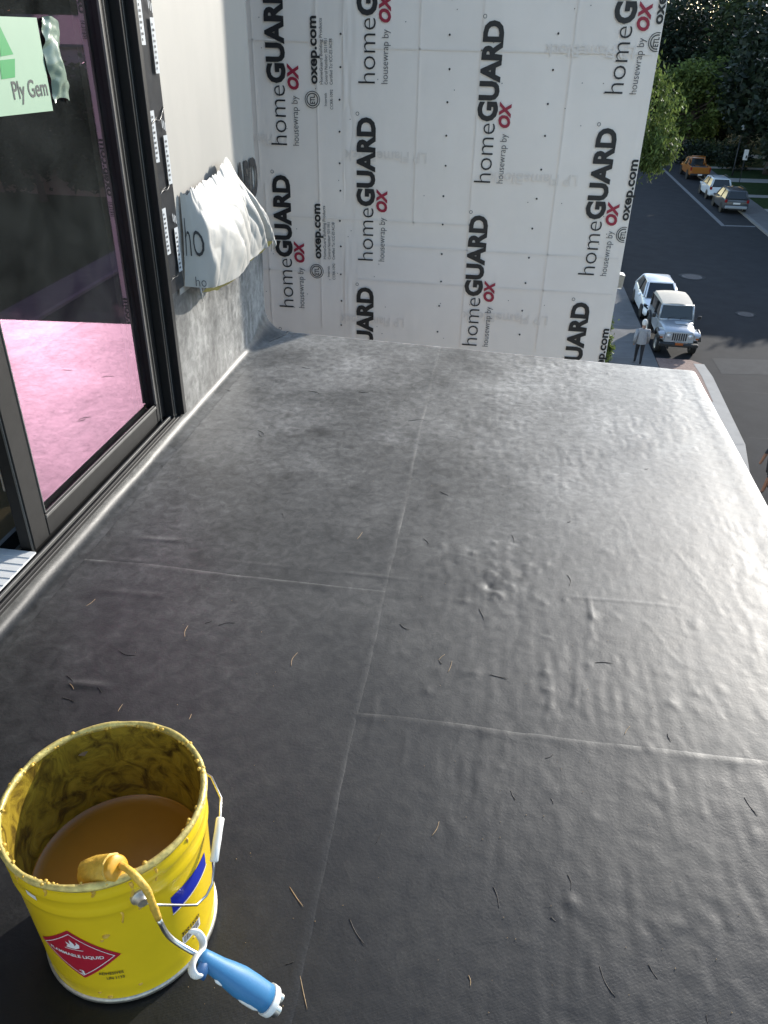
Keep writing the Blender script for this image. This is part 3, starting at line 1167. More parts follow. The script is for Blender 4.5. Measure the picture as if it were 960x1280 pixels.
def fw180(x0, z0):          # upside-down print of the boards under the wrap
    return lambda u, v: (x0 - u, INKY + .001, z0 - v)


def wrap_logo(xc, zh, zmin=-9):
    bx = xc + .075
    if zh > zmin - .5:
        text_mb('home', .46, .150, fw(bx, zh), off=-.012).build('lettering', 'ink_black', far, world=True)
    text_mb('GUARD', .715, .150, fw(bx, zh + .475), off=.045).build('lettering', 'ink_black', far, world=True)
    m = MB()
    m.lathe([(.011, 0), (.015, 0)], seg=14)
    m.xf(lambda p: Vector((bx - .15 + p.x, INKY, zh + 1.215 + p.y)))
    m.build('registered_mark', 'ink_grey', far, world=True)
    text_mb('housewrap by', .385, .056, fw(bx + .105, zh), off=-.006).build('lettering', 'ink_grey', far, world=True)
    text_mb('OX', .195, .088, fw(bx + .115, zh + .43), off=.05, shear=.18).build('red_lettering', 'ink_red', far, world=True)


def wrap_info(x, zh):
    text_mb('oxep.com', .485, .072, fw(x + .045, zh + .476), off=.03).build('lettering', 'ink_black', far, world=True)
    for k, (s, ln) in enumerate([('HomeGuard Building Products', .47), ('Control Number: 5011951', .33), ('Certified To: ICC-ES AC38', .33)]):
        text_mb(s, ln, .026, fw(x + .093 + .042 * k, zh + .476), off=.004).build('lettering', 'ink_grey', far, world=True)
    text_mb('CCRR-1092', .15, .024, fw(x + .177, zh + .29), off=.004).build('lettering', 'ink_grey', far, world=True)
    text_mb('Intertek', .10, .022, fw(x + .125, zh + .315), off=.004).build('lettering', 'ink_grey', far, world=True)
    m = MB()
    m.lathe([(.043, 0), (.051, 0)], seg=28)
    m.lathe([(.060, 0), (.066, 0)], seg=28)
    m.xf(lambda p: Vector((x + p.x, INKY, zh + .36 + p.y)))
    m.build('certification_mark', 'ink_black', far, world=True)
    text_mb('ETL', .064, .04, fw(x + .02, zh + .328), off=.02).build('lettering', 'ink_black', far, world=True)


for zh in (2.055, .619, -.815, -2.25):
    wrap_logo(-2.005, zh)
    wrap_info(-1.695, zh)
for zh in (1.112, -.331, -1.77):
    wrap_logo(-1.232, zh)
for zh in (1.83, .383, -1.077, -2.5):
    wrap_logo(-.212, zh)
for zh in (1.089, -.35, -1.79):
    wrap_logo(.782, zh)
# the last column of small print stops at the corner
for zh in (1.089, -.35, -1.79):
    text_mb('oxep.com', .485, .072, fw(1.069, zh + .476), off=.03).build('lettering', 'ink_black', far, world=True)
    m = MB()
    n = 20
    for (r0, r1) in ((.043, .051), (.060, .066)):
        vs, fs = [], []
        for j in range(n + 1):
            a = PI * .42 + j / n * PI * 1.16
            for r in (r0, r1):
                vs.append((1.055 + r * math.cos(a), INKY, zh + .36 + r * math.sin(a)))
        for j in range(n):
            fs.append((2 * j, 2 * j + 1, 2 * j + 3, 2 * j + 2))
        m.add(vs, fs)
    m.build('certification_mark', 'ink_black', far, world=True)
    text_mb('ETL', .064, .04, fw(1.068, zh + .328), off=.02).build('lettering', 'ink_black', far, world=True)
# boards showing through
for (x0, z0, ln) in [(-.70, .60, .72), (-1.93, .70, .60), (-.85, -.86, .62), (.60, .47, .75), (.50, -.75, .8), (.9, 1.42, .7)]:
    text_mb('LP FlameBlock', ln, .085, fw180(x0, z0), off=.015).build('ghost_lettering', 'ink_ghost', far, world=True)
for (z, x0, x1) in [(.02, -2.35, -.1), (-.52, -1.3, FXR - .03), (-.20, -1.3, FXR - .03), (1.40, -2.35, -1.5), (1.36, -1.2, FXR - .03), (-.47, -2.3, -1.5)]:
    MB().box((x0, INKY + .004, z), (x1, INKY + .006, z + .012)).build('sheathing_joint', 'ink_ghost_line', far, world=True)
for (x, z0, z1) in [(-2.20, .35, 1.7), (-1.66, -1.0, 1.7), (-.80, .0, 1.9), (-.30, -1.1, 1.9), (.42, -1.1, 1.9), (-2.16, -1.0, .3)]:
    MB().box((x, INKY + .004, z0), (x + .010, INKY + .006, z1)).build('sheathing_joint', 'ink_ghost_line', far, world=True)
# plastic caps of the fixings
cap_mesh = MB().lathe([(.0005, -.003), (.006, -.002), (.0085, .004)], seg=10).xf(lambda p: Vector((p.x, p.z, p.y))).mesh('cap', True)
for (x, zt, dz, dx) in [(-1.448, 1.712, .2425, -.002), (-.555, 1.72, .244, .0035), (.292, 1.725, .243, -.003), (-2.29, 1.65, .25, 0)]:
    for k in range(16):
        o = link('cap_nail', cap_mesh, 'cap_black', far)
        o.location = Vector((x + dx * k + random.uniform(-.008, .008), FY - .0170, zt - dz * k + random.uniform(-.012, .012))) - far.location
for k in range(46):
    o = link('staple_hole', cap_mesh, 'ink_grey', far)
    o.scale = (.45, .45, .45)
    o.location = Vector((random.uniform(-2.2, 1.0), FY - .0160, random.uniform(-1.1, 1.7))) - far.location
# steel vent hood on the side of the building
vent = thing('vent_hood', 'shiny steel vent hood on the edge of the printed wall', 'vent', (FXR + .006, 8.98, -.88))
m = MB()
m.loft([[(0, -.08 * k, .03), (0, .08 * k, .03), (0, .08 * k, .19), (0, -.08 * k, .19)] for k in (1,)] +
       [[(.20, -.07, .02), (.20, .07, .02), (.20, .07, .175), (.20, -.07, .175)], [(.29, -.066, .02), (.29, .066, .02), (.30, .066, .15), (.30, -.066, .15)]])
m.build('hood', 'steel', vent)
MB().box((.004, -.10, .0), (.012, .10, .22), .002).build('flange', 'trim_white', vent)
MB().box((.19, -.058, .002), (.285, .058, .018), .002).build('damper', 'trim_white', vent)

# =================================================================== BUCKET OF ADHESIVE
BX, BY = -.5558, .7687
RT, RB, BH = .1596, .1473, .339
bk = thing('bucket', 'open yellow metal bucket of amber adhesive standing on the deck, red diamond label', 'bucket', (BX, BY, .006))


def br(z):
    return RB + (RT - RB) * z / BH


m = MB()
prof = [(.001, .004), (br(0) - .006, .004), (br(0) + .001, 0.0), (br(0) + .0025, .004), (br(0) + .001, .010)]
for z in np.linspace(.02, BH - .012, 40):
    r = br(z)
    for (zc, w, h) in [(.302, .006, .0035), (.262, .006, .0035), (.045, .010, .0008)]:
        r += h * math.exp(-((z - zc) / w) ** 2)
    prof.append((r, float(z)))
m.lathe(prof, seg=96)
body = m.build('body', 'bucket_yellow', bk, True)
m = MB().lathe([(br(z) - .0022, z) for z in np.linspace(BH - .010, .012, 30)] + [(.001, .012)], seg=96)
m.build('inner_wall', 'bucket_inside', bk, True)
m = MB()
seg = 120
rings = []
for k in range(9):
    a = 2 * PI * k / 8
    ring = []
    for j in range(seg):
        t = 2 * PI * j / seg
        rr = .0052 * (1 + .35 * float(vn(j / 2.7, 3.1, 1)))
        ring.append(((RT + rr * math.cos(a)) * math.cos(t), (RT + rr * math.cos(a)) * math.sin(t), BH - .006 + rr * 1.2 * math.sin(a)))
    rings.append(ring)
m.loft(rings, False)
m.build('rim', 'rim_metal', bk, True)
m = MB().lathe([(RB + .001, .0), (RB + .0045, .001), (RB + .0045, .008), (RB + .0012, .010)], seg=96)
m.build('bottom_chime', 'steel_dull', bk, True)
m = MB().lathe([(.001, .150)] + [(r, .150 + .0004 * math.sin(r * 160)) for r in np.linspace(.02, br(.15) - .006, 8)] + [(br(.15) - .0024, .1535)], seg=96)
m.build('adhesive', 'adhesive', bk, True)
# dried drips on the rim and inside
m = MB()
for k in range(170):
    t = random.uniform(0, 2 * PI)
    zz = BH - .004 + random.uniform(-.004, .003)
    rr = RT + random.uniform(-.006, .003)
    s = random.uniform(.0018, .0045)
    m.lathe([(.0002, -s * .6), (s, -s * .2), (s * .8, s * .4), (.0002, s * .6)], (rr * math.cos(t), rr * math.sin(t), zz), 7)
m.build('dried_drips', 'adhesive_dry', bk, True)['kind'] = 'stuff'


def onb(a0, z0, extra=.0007):
    """wrap print round the bucket: u metres along the wall (left to right), v up"""
    def fn(u, v):
        z = z0 + v
        r = br(z) + extra
        t = math.radians(a0) + u / r
        return (r * math.cos(t), r * math.sin(t), z)
    return fn


def bpoly(name, mat, a0, z0, pts, extra, sub=14):
    """convex outline given in (u, v) filled with strips so that it hugs the curve"""
    us = [p[0] for p in pts]
    u0, u1 = min(us), max(us)
    fn = onb(a0, z0, extra)

    def span(u):
        ys = []
        for k in range(len(pts)):
            (xa, ya), (xb, yb) = pts[k], pts[(k + 1) % len(pts)]
            if min(xa, xb) - 1e-9 <= u <= max(xa, xb) + 1e-9:
                ys.append(ya if abs(xa - xb) < 1e-9 else ya + (yb - ya) * (u - xa) / (xb - xa))
                if abs(xa - xb) < 1e-9:
                    ys.append(yb)
        return min(ys), max(ys)
    vs, fs = [], []
    for k in range(sub + 1):
        u = u0 + (u1 - u0) * k / sub
        lo, hi = span(u)
        vs += [fn(u, lo), fn(u, hi)]
    for k in range(sub):
        fs.append((2 * k, 2 * k + 2, 2 * k + 3, 2 * k + 1))
    return MB().add(vs, fs).build(name, mat, body)


A0, Z0 = -92.6, .144
S = .0715
bpoly('hazard_diamond', 'label_red', A0, Z0, [(-S, 0), (0, -S), (S, 0), (0, S)], .0008, 28)
s1, s2 = .0625, .0605
for (p, q) in [((-1, 0), (0, -1)), ((0, -1), (1, 0)), ((1, 0), (0, 1)), ((0, 1), (-1, 0))]:
    fn = onb(A0, Z0, .0014)
    vs, fs = [], []
    for k in range(11):
        t = k / 10
        u, v = p[0] + (q[0] - p[0]) * t, p[1] + (q[1] - p[1]) * t
        vs += [fn(u * s1, v * s1), fn(u * s2, v * s2)]
    for k in range(10):
        fs.append((2 * k, 2 * k + 2, 2 * k + 3, 2 * k + 1))
    MB().add(vs, fs).build('diamond_border', 'label_white', body)
text_mb('FLAMMABLE LIQUID', .094, .0085, onb(A0 - 18.2, .1385, .0014), off=.02).build('lettering', 'label_white', body)
text_mb('3', .0085, .013, onb(A0 - 1.6, .086, .0014), off=.02).build('lettering', 'label_white', body)
for pts in [[(-.012, .022), (-.008, .028), (-.0105, .038), (-.0035, .031), (-.0028, .045), (.004, .034), (.0035, .029), (.008, .034), (.0075, .041), (.0125, .033), (.011, .024), (.004, .0205), (-.005, .0205)]]:
    fn = onb(A0, Z0, .0014)
    MB().add([fn(a, b) for a, b in pts], [tuple(range(len(pts)))]).build('flame_symbol', 'label_white', body)
bpoly('flame_base', 'label_white', A0, Z0, [(-.016, .0165), (.016, .0165), (.016, .018), (-.016, .018)], .0014, 8)
text_mb('ADHESIVES', .040, .0075, onb(-82.5, .0885, .0014), off=.015).build('lettering', 'ink_black', body)
text_mb('UN 1133', .028, .0075, onb(-78.3, .0735, .0014), off=.015).build('lettering', 'ink_black', body)
bpoly('blue_band', 'label_blue', -32.2, .178, [(0, 0), (.0935, .006), (.0935, .041), (.012, .045), (0, .043)], .0008, 20)
bpoly('white_edge', 'label_white', -32.6, .1745, [(0, 0), (.097, .006), (.097, .0085), (0, .0025)], .0010, 20)
bpoly('barcode_panel', 'label_white', -29.0, .072, [(0, 0), (.043, 0), (.043, .022), (0, .022)], .0009, 8)
u = .003
while u < .039:
    w = random.choice([.0006, .0009, .0015])
    bpoly('barcode_bar', 'ink_black', -29.0, .072, [(u, .004), (u + w, .004), (u + w, .021), (u, .021)], .0014, 1)
    u += w + random.choice([.0007, .0012])
text_mb('30215(4)', .043, .010, onb(-29.0, .097, .0012), off=.02).build('lettering', 'ink_black', body)
bpoly('white_tag', 'label_white', -113, .281, [(0, 0), (.020, -.002), (.020, .009), (0, .011)], .0012, 4)
m = MB()      # dents and adhesive splashes on the outside
for (a, z, s) in [(-71, .203, .006), (-74, .190, .003), (-50, .245, .003), (-20, .06, .003), (-60, .04, .004), (-86, .03, .003), (-45, .26, .0028), (-80, .018, .005)]:
    c = onb(a, z, .0)(0, 0)
    m.lathe([(.0002, -s * .35), (s, -s * .1), (s * .8, s * .2), (.0002, s * .35)], c, 8)
for (a, z, ln, w) in [(-52, .318, .045, .0032), (-97, .322, .020, .0026), (-71, .322, .014, .003), (-38, .318, .030, .0025), (-118, .320, .026, .003), (-15, .318, .018, .0024), (-60, .255, .03, .002)]:
    pts = [onb(a + .6 * math.sin(q_ * 5), z - ln * q_, .0004)(0, 0) for q_ in np.linspace(0, 1, 6)]
    m.tube(pts, [w * .8, w, w * .8, w * .7, w * .9, w * .3], 7)
sp = m.build('splashes', 'adhesive_dry', body, True)
sp['kind'] = 'stuff'
# ears and bail
EA = -48.4
for sgn in (0, 180):
    t = math.radians(EA + sgn)
    d = Vector((math.cos(t), math.sin(t), 0))
    c = d * br(.275) + Vector((0, 0, .275))
    m = MB()
    m.tube([c - d * .002, c + d * .004, c + d * .009, c + d * .015], [.016, .0155, .010, .0085], 20)
    e = m.build('ear', 'steel_dull', bk, True)
    sharp(e.data, 40)
bpts = [(-48.4, .275, .010), (-44, .262, .018), (-39.5, .250, .020), (-30, .215, .021), (-21.5, .181, .022), (-14, .176, .024), (-8.6, .186, .026), (-5.5, .212, .026), (-4.2, .232, .026)]
P = []
for (a, z, e) in bpts:
    t = math.radians(a)
    r = br(z) + e
    P.append(Vector((r * math.cos(t), r * math.sin(t), z)))
g0 = P[-1].copy()
t1 = math.radians(13)
g1 = Vector(((br(.25) + .024) * math.cos(t1), (br(.25) + .024) * math.sin(t1), .262))
P2 = [g1]
for (a, z, e) in [(26, .266, .026), (45, .255, .026), (70, .238, .026), (100, .245, .024), (122, .265, .018), (131.6, .275, .010)]:
    t = math.radians(a)
    r = br(z) + e
    P2.append(Vector((r * math.cos(t), r * math.sin(t), z)))
MB().tube(P + P2, .0022, 8).build('bail', 'steel', bk, True)
gm = (g0 + g1) / 2
dd = (g1 - g0).normalized()
m = MB().tube([g0 - dd * .004, g0 - dd * .002, g0 + dd * .02, gm, g1 - dd * .02, g1 + dd * .002, g1 + dd * .004], [.005, .0072, .0069, .0073, .0069, .0072, .005], 14)
m.build('bail_grip', 'plastic_white', bk, True)

# =================================================================== PAINT ROLLER HANGING ON THE RIM
rl = thing('paint_roller', 'paint roller with blue handle hooked over the bucket rim, head caked in adhesive', 'roller', (-.45, .66, .20))
q = [gz(152, 1082, .352), gz(164, 1090, .366), gz(182, 1110, .350), gz(190, 1128, .315), gz(199, 1150, .268), gz(210, 1169, .228), gz(227, 1182, .205), gz(250, 1195, .188)]
pts = [Vector(catmull([tuple(v) for v in q], t)) for t in np.linspace(0, 1, 26)]
half = 15
MB().tube(pts[:half], [.0056 + .0012 * float(vn(k / 1.5, 0, 3)) for k in range(half)], 10).build('coated_rod', 'adhesive_dry', rl, True, True)
MB().tube(pts[half - 1:], .0042, 10).build('rod', 'steel', rl, True, True)
hc = gz(147, 1085, .350)
ax = (gz(112, 1092, .315) - hc).normalized()
up = Vector((0, 0, 1))
s_ = ax.cross(up).normalized()
u_ = s_.cross(ax)


def head_part(name, mat, prof, wob, n=30):
    rings = []
    for (d, r) in prof:
        rings.append([tuple(hc + ax * d + (s_ * math.cos(2 * PI * j / n) + u_ * math.sin(2 * PI * j / n)) * r * (1 + wob * float(vn(j / 1.6, d * 160, 2)))) for j in range(n)])
    return MB().loft(rings).build(name, mat, rl, True, True, 50)


head_part('roller_head', 'adhesive_dry', [(.006, .017), (.008, .0215), (.02, .0228), (.045, .0225), (.064, .0228), (.069, .017), (.070, .004)], .16)
head_part('end_cap', 'cap_orange', [(-.004, .0065), (-.0035, .0155), (-.001, .0190), (.007, .0195)], .03)
h0, h1 = gz(249, 1194, .192), gz(349, 1258, .072)
hd = (h1 - h0)
HL = hd.length
hd.normalize()
hs = hd.cross(Vector((0, 0, 1))).normalized()
hu = hs.cross(hd)


def hring(t, w, h, n=20, sx=0.0):
    c = h0 + hd * (HL * t) + hs * sx
    return [tuple(c + hs * (w * math.cos(2 * PI * j / n)) + hu * (h * math.sin(2 * PI * j / n))) for j in range(n)]


m = MB().loft([hring(t, w, h) for (t, w, h) in [(0.0, .008, .008), (.04, .013, .012), (.12, .0145, .013), (.25, .0165, .015), (.38, .0205, .018), (.50, .0232, .0205), (.64, .0232, .0205), (.76, .0222, .020), (.84, .0222, .020)]])
m.build('handle', 'grip_blue', rl, True, True)
m = MB().loft([hring(t, w, h) for (t, w, h) in [(.838, .0222, .0205), (.843, .0245, .022), (.905, .0240, .0215), (.915, .0225, .020)]])
m.build('end_collar', 'plastic_white', rl, True, True, 40)
for sx in (-.0095, .0095):
    m = MB().loft([hring(t, w, h, 16, sx) for (t, w, h) in [(.91, .0088, .0125), (.985, .0086, .0122), (.987, .0066, .010), (.955, .0060, .0095)]])
    m.build('pole_socket', 'steel', rl, True, True, 40)
# pale soft insets in the lower side of the grip
lowdir = (Vector((-.25, -1.0, -.05)) - hd * Vector((-.25, -1.0, -.05)).dot(hd)).normalized()
for (t, w, hw) in [(.66, .024, .0075), (.30, .010, .0035)]:
    c = h0 + hd * (HL * t)
    lat = hd.cross(lowdir).normalized()
    rr = .0222 if t > .5 else .0178
    n = 22
    vs = [tuple(c + lowdir * (rr + .0022))]
    for q_ in (.6, 1.0):
        for j in range(n):
            a_ = 2 * PI * j / n
            e_ = hw * q_ * math.sin(a_)
            vs.append(tuple(c + lowdir * (math.sqrt(max(rr * rr - e_ * e_, 0)) + (.0018 if q_ < 1 else -.0008)) + hd * (w * q_ * math.cos(a_)) + lat * e_))
    fs = [(0, 1 + j, 1 + (j + 1) % n) for j in range(n)] + [(1 + j, 1 + n + j, 1 + n + (j + 1) % n, 1 + (j + 1) % n) for j in range(n)]
    MB().add(vs, fs).build('grip_inset', 'plastic_white', rl, True, True)
# hook-shaped white collar at the top of the handle
c = h0.copy()
hk = [c + hs * .024 + hd * .016, c + hs * .029 + hd * .004, c + hs * .022 - hd * .006, c + hs * .006 - hd * .005, c - hs * .010 + hd * .002, c - hs * .022 - hd * .002, c - hs * .028 - hd * .016, c - hs * .023 - hd * .030]
hp = [Vector(catmull([tuple(v) for v in hk], t)) for t in np.linspace(0, 1, 26)]
rings = []
for k, p_ in enumerate(hp):
    t_ = (hp[min(k + 1, 25)] - hp[max(k - 1, 0)]).normalized()
    nrm = t_.cross(hu).normalized()
    e_ = .35 if k in (0, 25) else (.8 if k in (1, 24) else 1.0)
    rings.append([tuple(p_ + nrm * (.0038 * e_ * math.cos(2 * PI * j / 12)) + hu * (.0085 * e_ * math.sin(2 * PI * j / 12))) for j in range(12)])
MB().loft(rings).build('hook_collar', 'plastic_white', rl, True, True)
m = MB().loft([[tuple(c + hs * .014 + hd * (.003 + a_ * .018) + hs * (.015 * math.cos(2 * PI * j / 14)) + hu * (r * math.sin(2 * PI * j / 14))) for j in range(14)] for a_, r in ((0, .005), (.5, .010), (1, .005))])
m.build('thumb_rest', 'grip_dark_blue', rl, True, True)

# =================================================================== PINE NEEDLES AND CRUMBS ON THE MEMBRANE
NEED = [(107, 757, 119, 748, 1), (231, 795, 235, 781, 1), (148, 812, 170, 818, 0), (83, 843, 91, 851, 0), (87, 854, 92, 861, 1), (77, 871, 93, 876, 0),
        (147, 888, 153, 879, 1), (122, 858, 127, 865, 0), (256, 778, 266, 774, 0), (273, 781, 294, 778, 0), (364, 832, 372, 815, 1), (744, 827, 766, 828, 0),
        (612, 842, 635, 847, 0), (548, 824, 556, 817, 1), (560, 839, 565, 825, 1), (549, 824, 553, 829, 0), (599, 759, 606, 773, 0), (529, 672, 536, 679, 0),
        (446, 673, 453, 664, 1), (550, 613, 561, 618, 0), (640, 667, 643, 677, 0), (709, 717, 712, 731, 0), (709, 652, 714, 650, 0), (781, 917, 788, 906, 1),
        (835, 915, 840, 925, 0), (682, 946, 692, 941, 0), (540, 1043, 549, 1025, 1), (617, 1106, 624, 1133, 0), (710, 1091, 714, 1111, 0), (437, 1146, 456, 1179, 0),
        (362, 1107, 379, 1132, 1), (375, 1218, 384, 1260, 1), (750, 1206, 770, 1245, 0), (811, 1203, 823, 1222, 0), (931, 995, 948, 1018, 0), (884, 1266, 887, 1279, 0),
        (586, 1217, 588, 1231, 1), (357, 1204, 367, 1201, 0), (639, 986, 645, 998, 0), (689, 996, 692, 1003, 0), (377, 458, 388, 460, 0), (281, 485, 289, 488, 0),
        (322, 537, 330, 543, 0), (448, 489, 461, 490, 0), (385, 488, 399, 491, 0), (352, 640, 354, 646, 0), (510, 525, 530, 523, 0), (500, 778, 512, 786, 0),
        (324, 540, 328, 545, 0), (215, 523, 221, 524, 0), (236, 898, 239, 891, 1), (690, 1145, 694, 1149, 0), (806, 585, 811, 584, 0), (470, 1052, 477, 1040, 0)]
for (a, b, c_, d, tone) in NEED:
    p0, p1 = gz(a, b, .004), gz(c_, d, .004)
    L = (p1 - p0).length
    if L < .012:
        k = .012 / L
        mid = (p0 + p1) / 2
        p0, p1 = mid + (p0 - mid) * k, mid + (p1 - mid) * k
    side = Vector((-(p1 - p0).y, (p1 - p0).x, 0)) * random.uniform(-.16, .16)
    mid = (p0 + p1) / 2
    hx = np.array([p0.x, mid.x + side.x, p1.x])
    hy = np.array([p0.y, mid.y + side.y, p1.y])
    hz = deck_h(hx, hy) + .0003 - .0008 * (hx > seam_x(hy))
    root = thing('pine_needle', ('dry tan pine needle lying on the black membrane' if tone else 'dark brown pine needle lying on the black membrane'), 'pine needle',
                 (mid.x, mid.y, float(hz[1])), 0, 'tan pine needles on the deck' if tone else 'dark pine needles on the deck')
    ctrl = [(hx[0] - mid.x, hy[0] - mid.y, hz[0] - hz[1] + random.uniform(0, .0012)), (hx[1] - mid.x, hy[1] - mid.y, .0), (hx[2] - mid.x, hy[2] - mid.y, hz[2] - hz[1] + random.uniform(0, .0014))]
    me = MB().tube([catmull(ctrl, t) for t in np.linspace(0, 1, 7)], [.0004, .0007, .0008, .0008, .0007, .0006, .0003], 5).mesh('pine_needle', True)
    nm = root.name
    o = bpy.data.objects.new('pine_needle', me)
    COL.objects.link(o)
    me.materials.append(MATS['needle_tan' if tone else 'needle_dark'])
    o.location = root.location
    for kk in ('label', 'category', 'group'):
        o[kk] = root[kk]
    bpy.data.objects.remove(root)
cr = MB()
for k in range(150):
    px, py = random.uniform(60, 940), random.uniform(470, 1270)
    p = gz(px, py)
    if p.x < XL or p.x > 1.0:
        continue
    s = random.uniform(.0005, .0013)
    z = float(deck_h(np.array([p.x]), np.array([p.y]))[0]) + .0006
    cr.lathe([(.0002, -s * .5), (s, 0), (s * .7, s * .5), (.0002, s * .7)], (p.x, p.y, z), 5)
o = cr.build('crumbs', 'needle_tan', None)
tag(o, 'scattered tiny grit and crumbs across the membrane', 'grit', kind='stuff')

# =================================================================== THE STREET BELOW
KZ = GL + .12


def flat(name, pts, z, mat, thick=None, parent=None):
    m = MB()
    n = len(pts)
    if thick is None:
        m.add([(p[0], p[1], z) for p in pts], [tuple(range(n))])
    else:
        m.add([(p[0], p[1], z) for p in pts] + [(p[0], p[1], z - thick) for p in pts],
              [tuple(range(n))] + [(j, n + j, n + (j + 1) % n, (j + 1) % n) for j in range(n)])
    return m.build(name, mat, parent)


m = MB().grid(lambda u, v: (-400 + 800 * u, -400 + 800 * v, GL - .02), 8, 8)
struct(m.build('ground', 'soil', None))
struct(flat('road', [(5.4, -60), (18.7, -60), (18.7, 60), (22.5, 194), (22.5, 320), (5.4, 320)], GL, 'asphalt'))
flat('resurfaced_strip', [(9.0, 30.4), (16.0, 31.4), (16.0, 33.0), (9.0, 32.2)], GL + .004, 'asphalt_patch', None, bpy.data.objects['road'])
for (yy, dx) in [(28.6, .01), (24.5, -.02), (21.2, .02)]:
    pts = [(8.6 + .7 * k, yy + dx * k + .04 * math.sin(k * 1.7)) for k in range(11)]
    MB().add([(a, b - .012, GL + .004) for a, b in pts] + [(a, b + .012, GL + .004) for a, b in pts], [(k, k + 1, 12 + k, 11 + k) for k in range(10)]).build('crack', 'tyre', bpy.data.objects['road'])
# left pavement with the widened brick corner in front of the parked cars
struct(flat('pavement', [(1.3, -60), (6.6, -60), (6.6, 31), (6.5, 73), (6.5, 240), (1.3, 240)], KZ, 'concrete_shaded', .13))
for k in range(30):
    y = -4 + 2.2 * k
    flat('pavement_joint', [(1.35, y), (6.48, y), (6.48, y + .035), (1.35, y + .035)], KZ + .003, 'concrete_gutter', None, bpy.data.objects['pavement'])
BO = [(5.46, 10), (5.8, 13.6), (6.05, 15.35), (6.34, 16.85), (6.80, 19.5), (6.90, 22.2), (6.985, 24.4), (6.94, 25.55), (6.6, 25.9), (5.46, 25.9)]
BO = [(a * KS, b * KS) for a, b in BO]
struct(flat('brick_apron', BO, KZ + .004, 'brick', .13))
kw = MB()
K = BO[:8]
for (a, b) in zip(K[:-1], K[1:]):
    w = .40
    kw.add([(a[0] - w, a[1], KZ + .012), (a[0] + .01, a[1], KZ + .012), (b[0] + .01, b[1], KZ + .012), (b[0] - w, b[1], KZ + .012), (a[0] + .012, a[1], GL), (b[0] + .012, b[1], GL)],
           [(0, 1, 2, 3), (1, 4, 5, 2)])
struct(kw.build('kerb', 'concrete', None))
kerbo = bpy.data.objects['kerb']
flat('ramp_slab', [(a * KS, b * KS) for a, b in [(5.9, 19.3), (6.78, 19.5), (6.885, 22.2), (6.2, 22.4)]], KZ + .018, 'concrete', None, kerbo)
flat('rust_stain', [(a * KS, b * KS) for a, b in [(6.28, 20.9), (6.42, 20.2), (6.52, 20.6), (6.50, 21.5), (6.36, 21.7)]], KZ + .023, 'needle_tan', None, kerbo)
# right-hand side
kr = lambda y: 18.05 + .028 * (y - 60)
ys = [-40, 10, 42, 53, 60, 73, 91, 115, 158, 240]
for nm, a, b, z, mt, th in [('verge', 2.0, 60, KZ - .01, 'grass', None), ('pavement', .25, 2.1, KZ + .01, 'concrete_shaded', .14), ('kerb', 0, .24, KZ + .014, 'concrete_gutter', .14)]:
    struct(flat(nm, [(kr(y) + a, y) for y in ys] + [(kr(y) + b, y) for y in reversed(ys)], z, mt, th)) if False else None
    m = MB()
    for y0, y1 in zip(ys[:-1], ys[1:]):
        m.add([(kr(y0) + a, y0, z), (kr(y0) + b, y0, z), (kr(y1) + b, y1, z), (kr(y1) + a, y1, z), (kr(y0) + a, y0, GL), (kr(y1) + a, y1, GL)], [(0, 1, 2, 3), (4, 0, 3, 5)])
    struct(m.build(nm, mt, None))
verge = bpy.data.objects['verge']
for y, w in [(67.3, 1.7), (74.6, 1.5), (83.7, 2.6), (93.4, 1.6), (104, 3.6)]:
    flat('garden_path', [(kr(y) + 2.05, y), (kr(y) + 14, y + .8), (kr(y) + 14, y + .8 + w), (kr(y) + 2.05, y + w)], KZ + .002, 'concrete', None, verge)
struct(flat('lawn', [(-40, 118), (60, 118), (60, 330), (-40, 330)], KZ + .03, 'grass'))
# painted bay lines
road = bpy.data.objects['road']
lane = lambda y: 15.6 + .016 * (y - 61.8)
flat('bay_line', [(lane(61.5), 61.5), (lane(61.5) + .30, 61.5), (lane(120) + .30, 120), (lane(120), 120)], GL + .005, 'paint_line', None, road)
flat('bay_line', [(lane(61.5) + .32, 61.5), (kr(61.5) - .05, 61.7), (kr(61.5) - .05, 62.1), (lane(61.5) + .32, 61.9)], GL + .005, 'paint_line', None, road)


def manhole(px, py, r, lab):
    c = gz(px, py, GL)
    t = thing('manhole_cover', lab, 'manhole cover', (c.x, c.y, GL))
    m = MB().lathe([(r * 1.35, .004), (r * 1.35, .006), (r * 1.02, .008)], seg=32)
    m.build('concrete_ring', 'asphalt_patch', t, True)
    m = MB().lathe([(.001, .010), (r * .9, .010), (r, .008)], seg=32)
    for k in range(6):
        m.box((-r * .7, -r * .7 + k * r * .26, .0101), (r * .7, -r * .64 + k * r * .26, .014))
    m.build('iron_lid', 'iron', t)


manhole(865, 346, .55, 'larger round manhole cover beyond the parked cars')
manhole(932, 393, .36, 'smaller round manhole cover nearer, by the shade edge')

# ------------------------------------------------------------------ vehicles


def wheel(t, x, y, r, w, side):
    m = MB().lathe([(r * .60, -w * .42), (r * .9, -w * .5), (r, -w * .36), (r, w * .36), (r * .9, w * .5), (r * .60, w * .42)], seg=22)
    m.xf(lambda p: Vector((x + p.x, y + p.z, r + p.y)))
    ty = m.build('wheel', 'tyre', t, True)
    m = MB().lathe([(.002, w * .30), (r * .16, w * .34), (r * .2, w * .28), (r * .5, w * .32), (r * .61, w * .42)], seg=20)
    m.lathe([(r * .61, -w * .42), (.002, -w * .3)], seg=20)
    s = 1 if side > 0 else -1
    m.xf(lambda p: Vector((x + p.x, y + s * p.z, r + p.y)))
    m.build('rim', 'rim', ty, True)


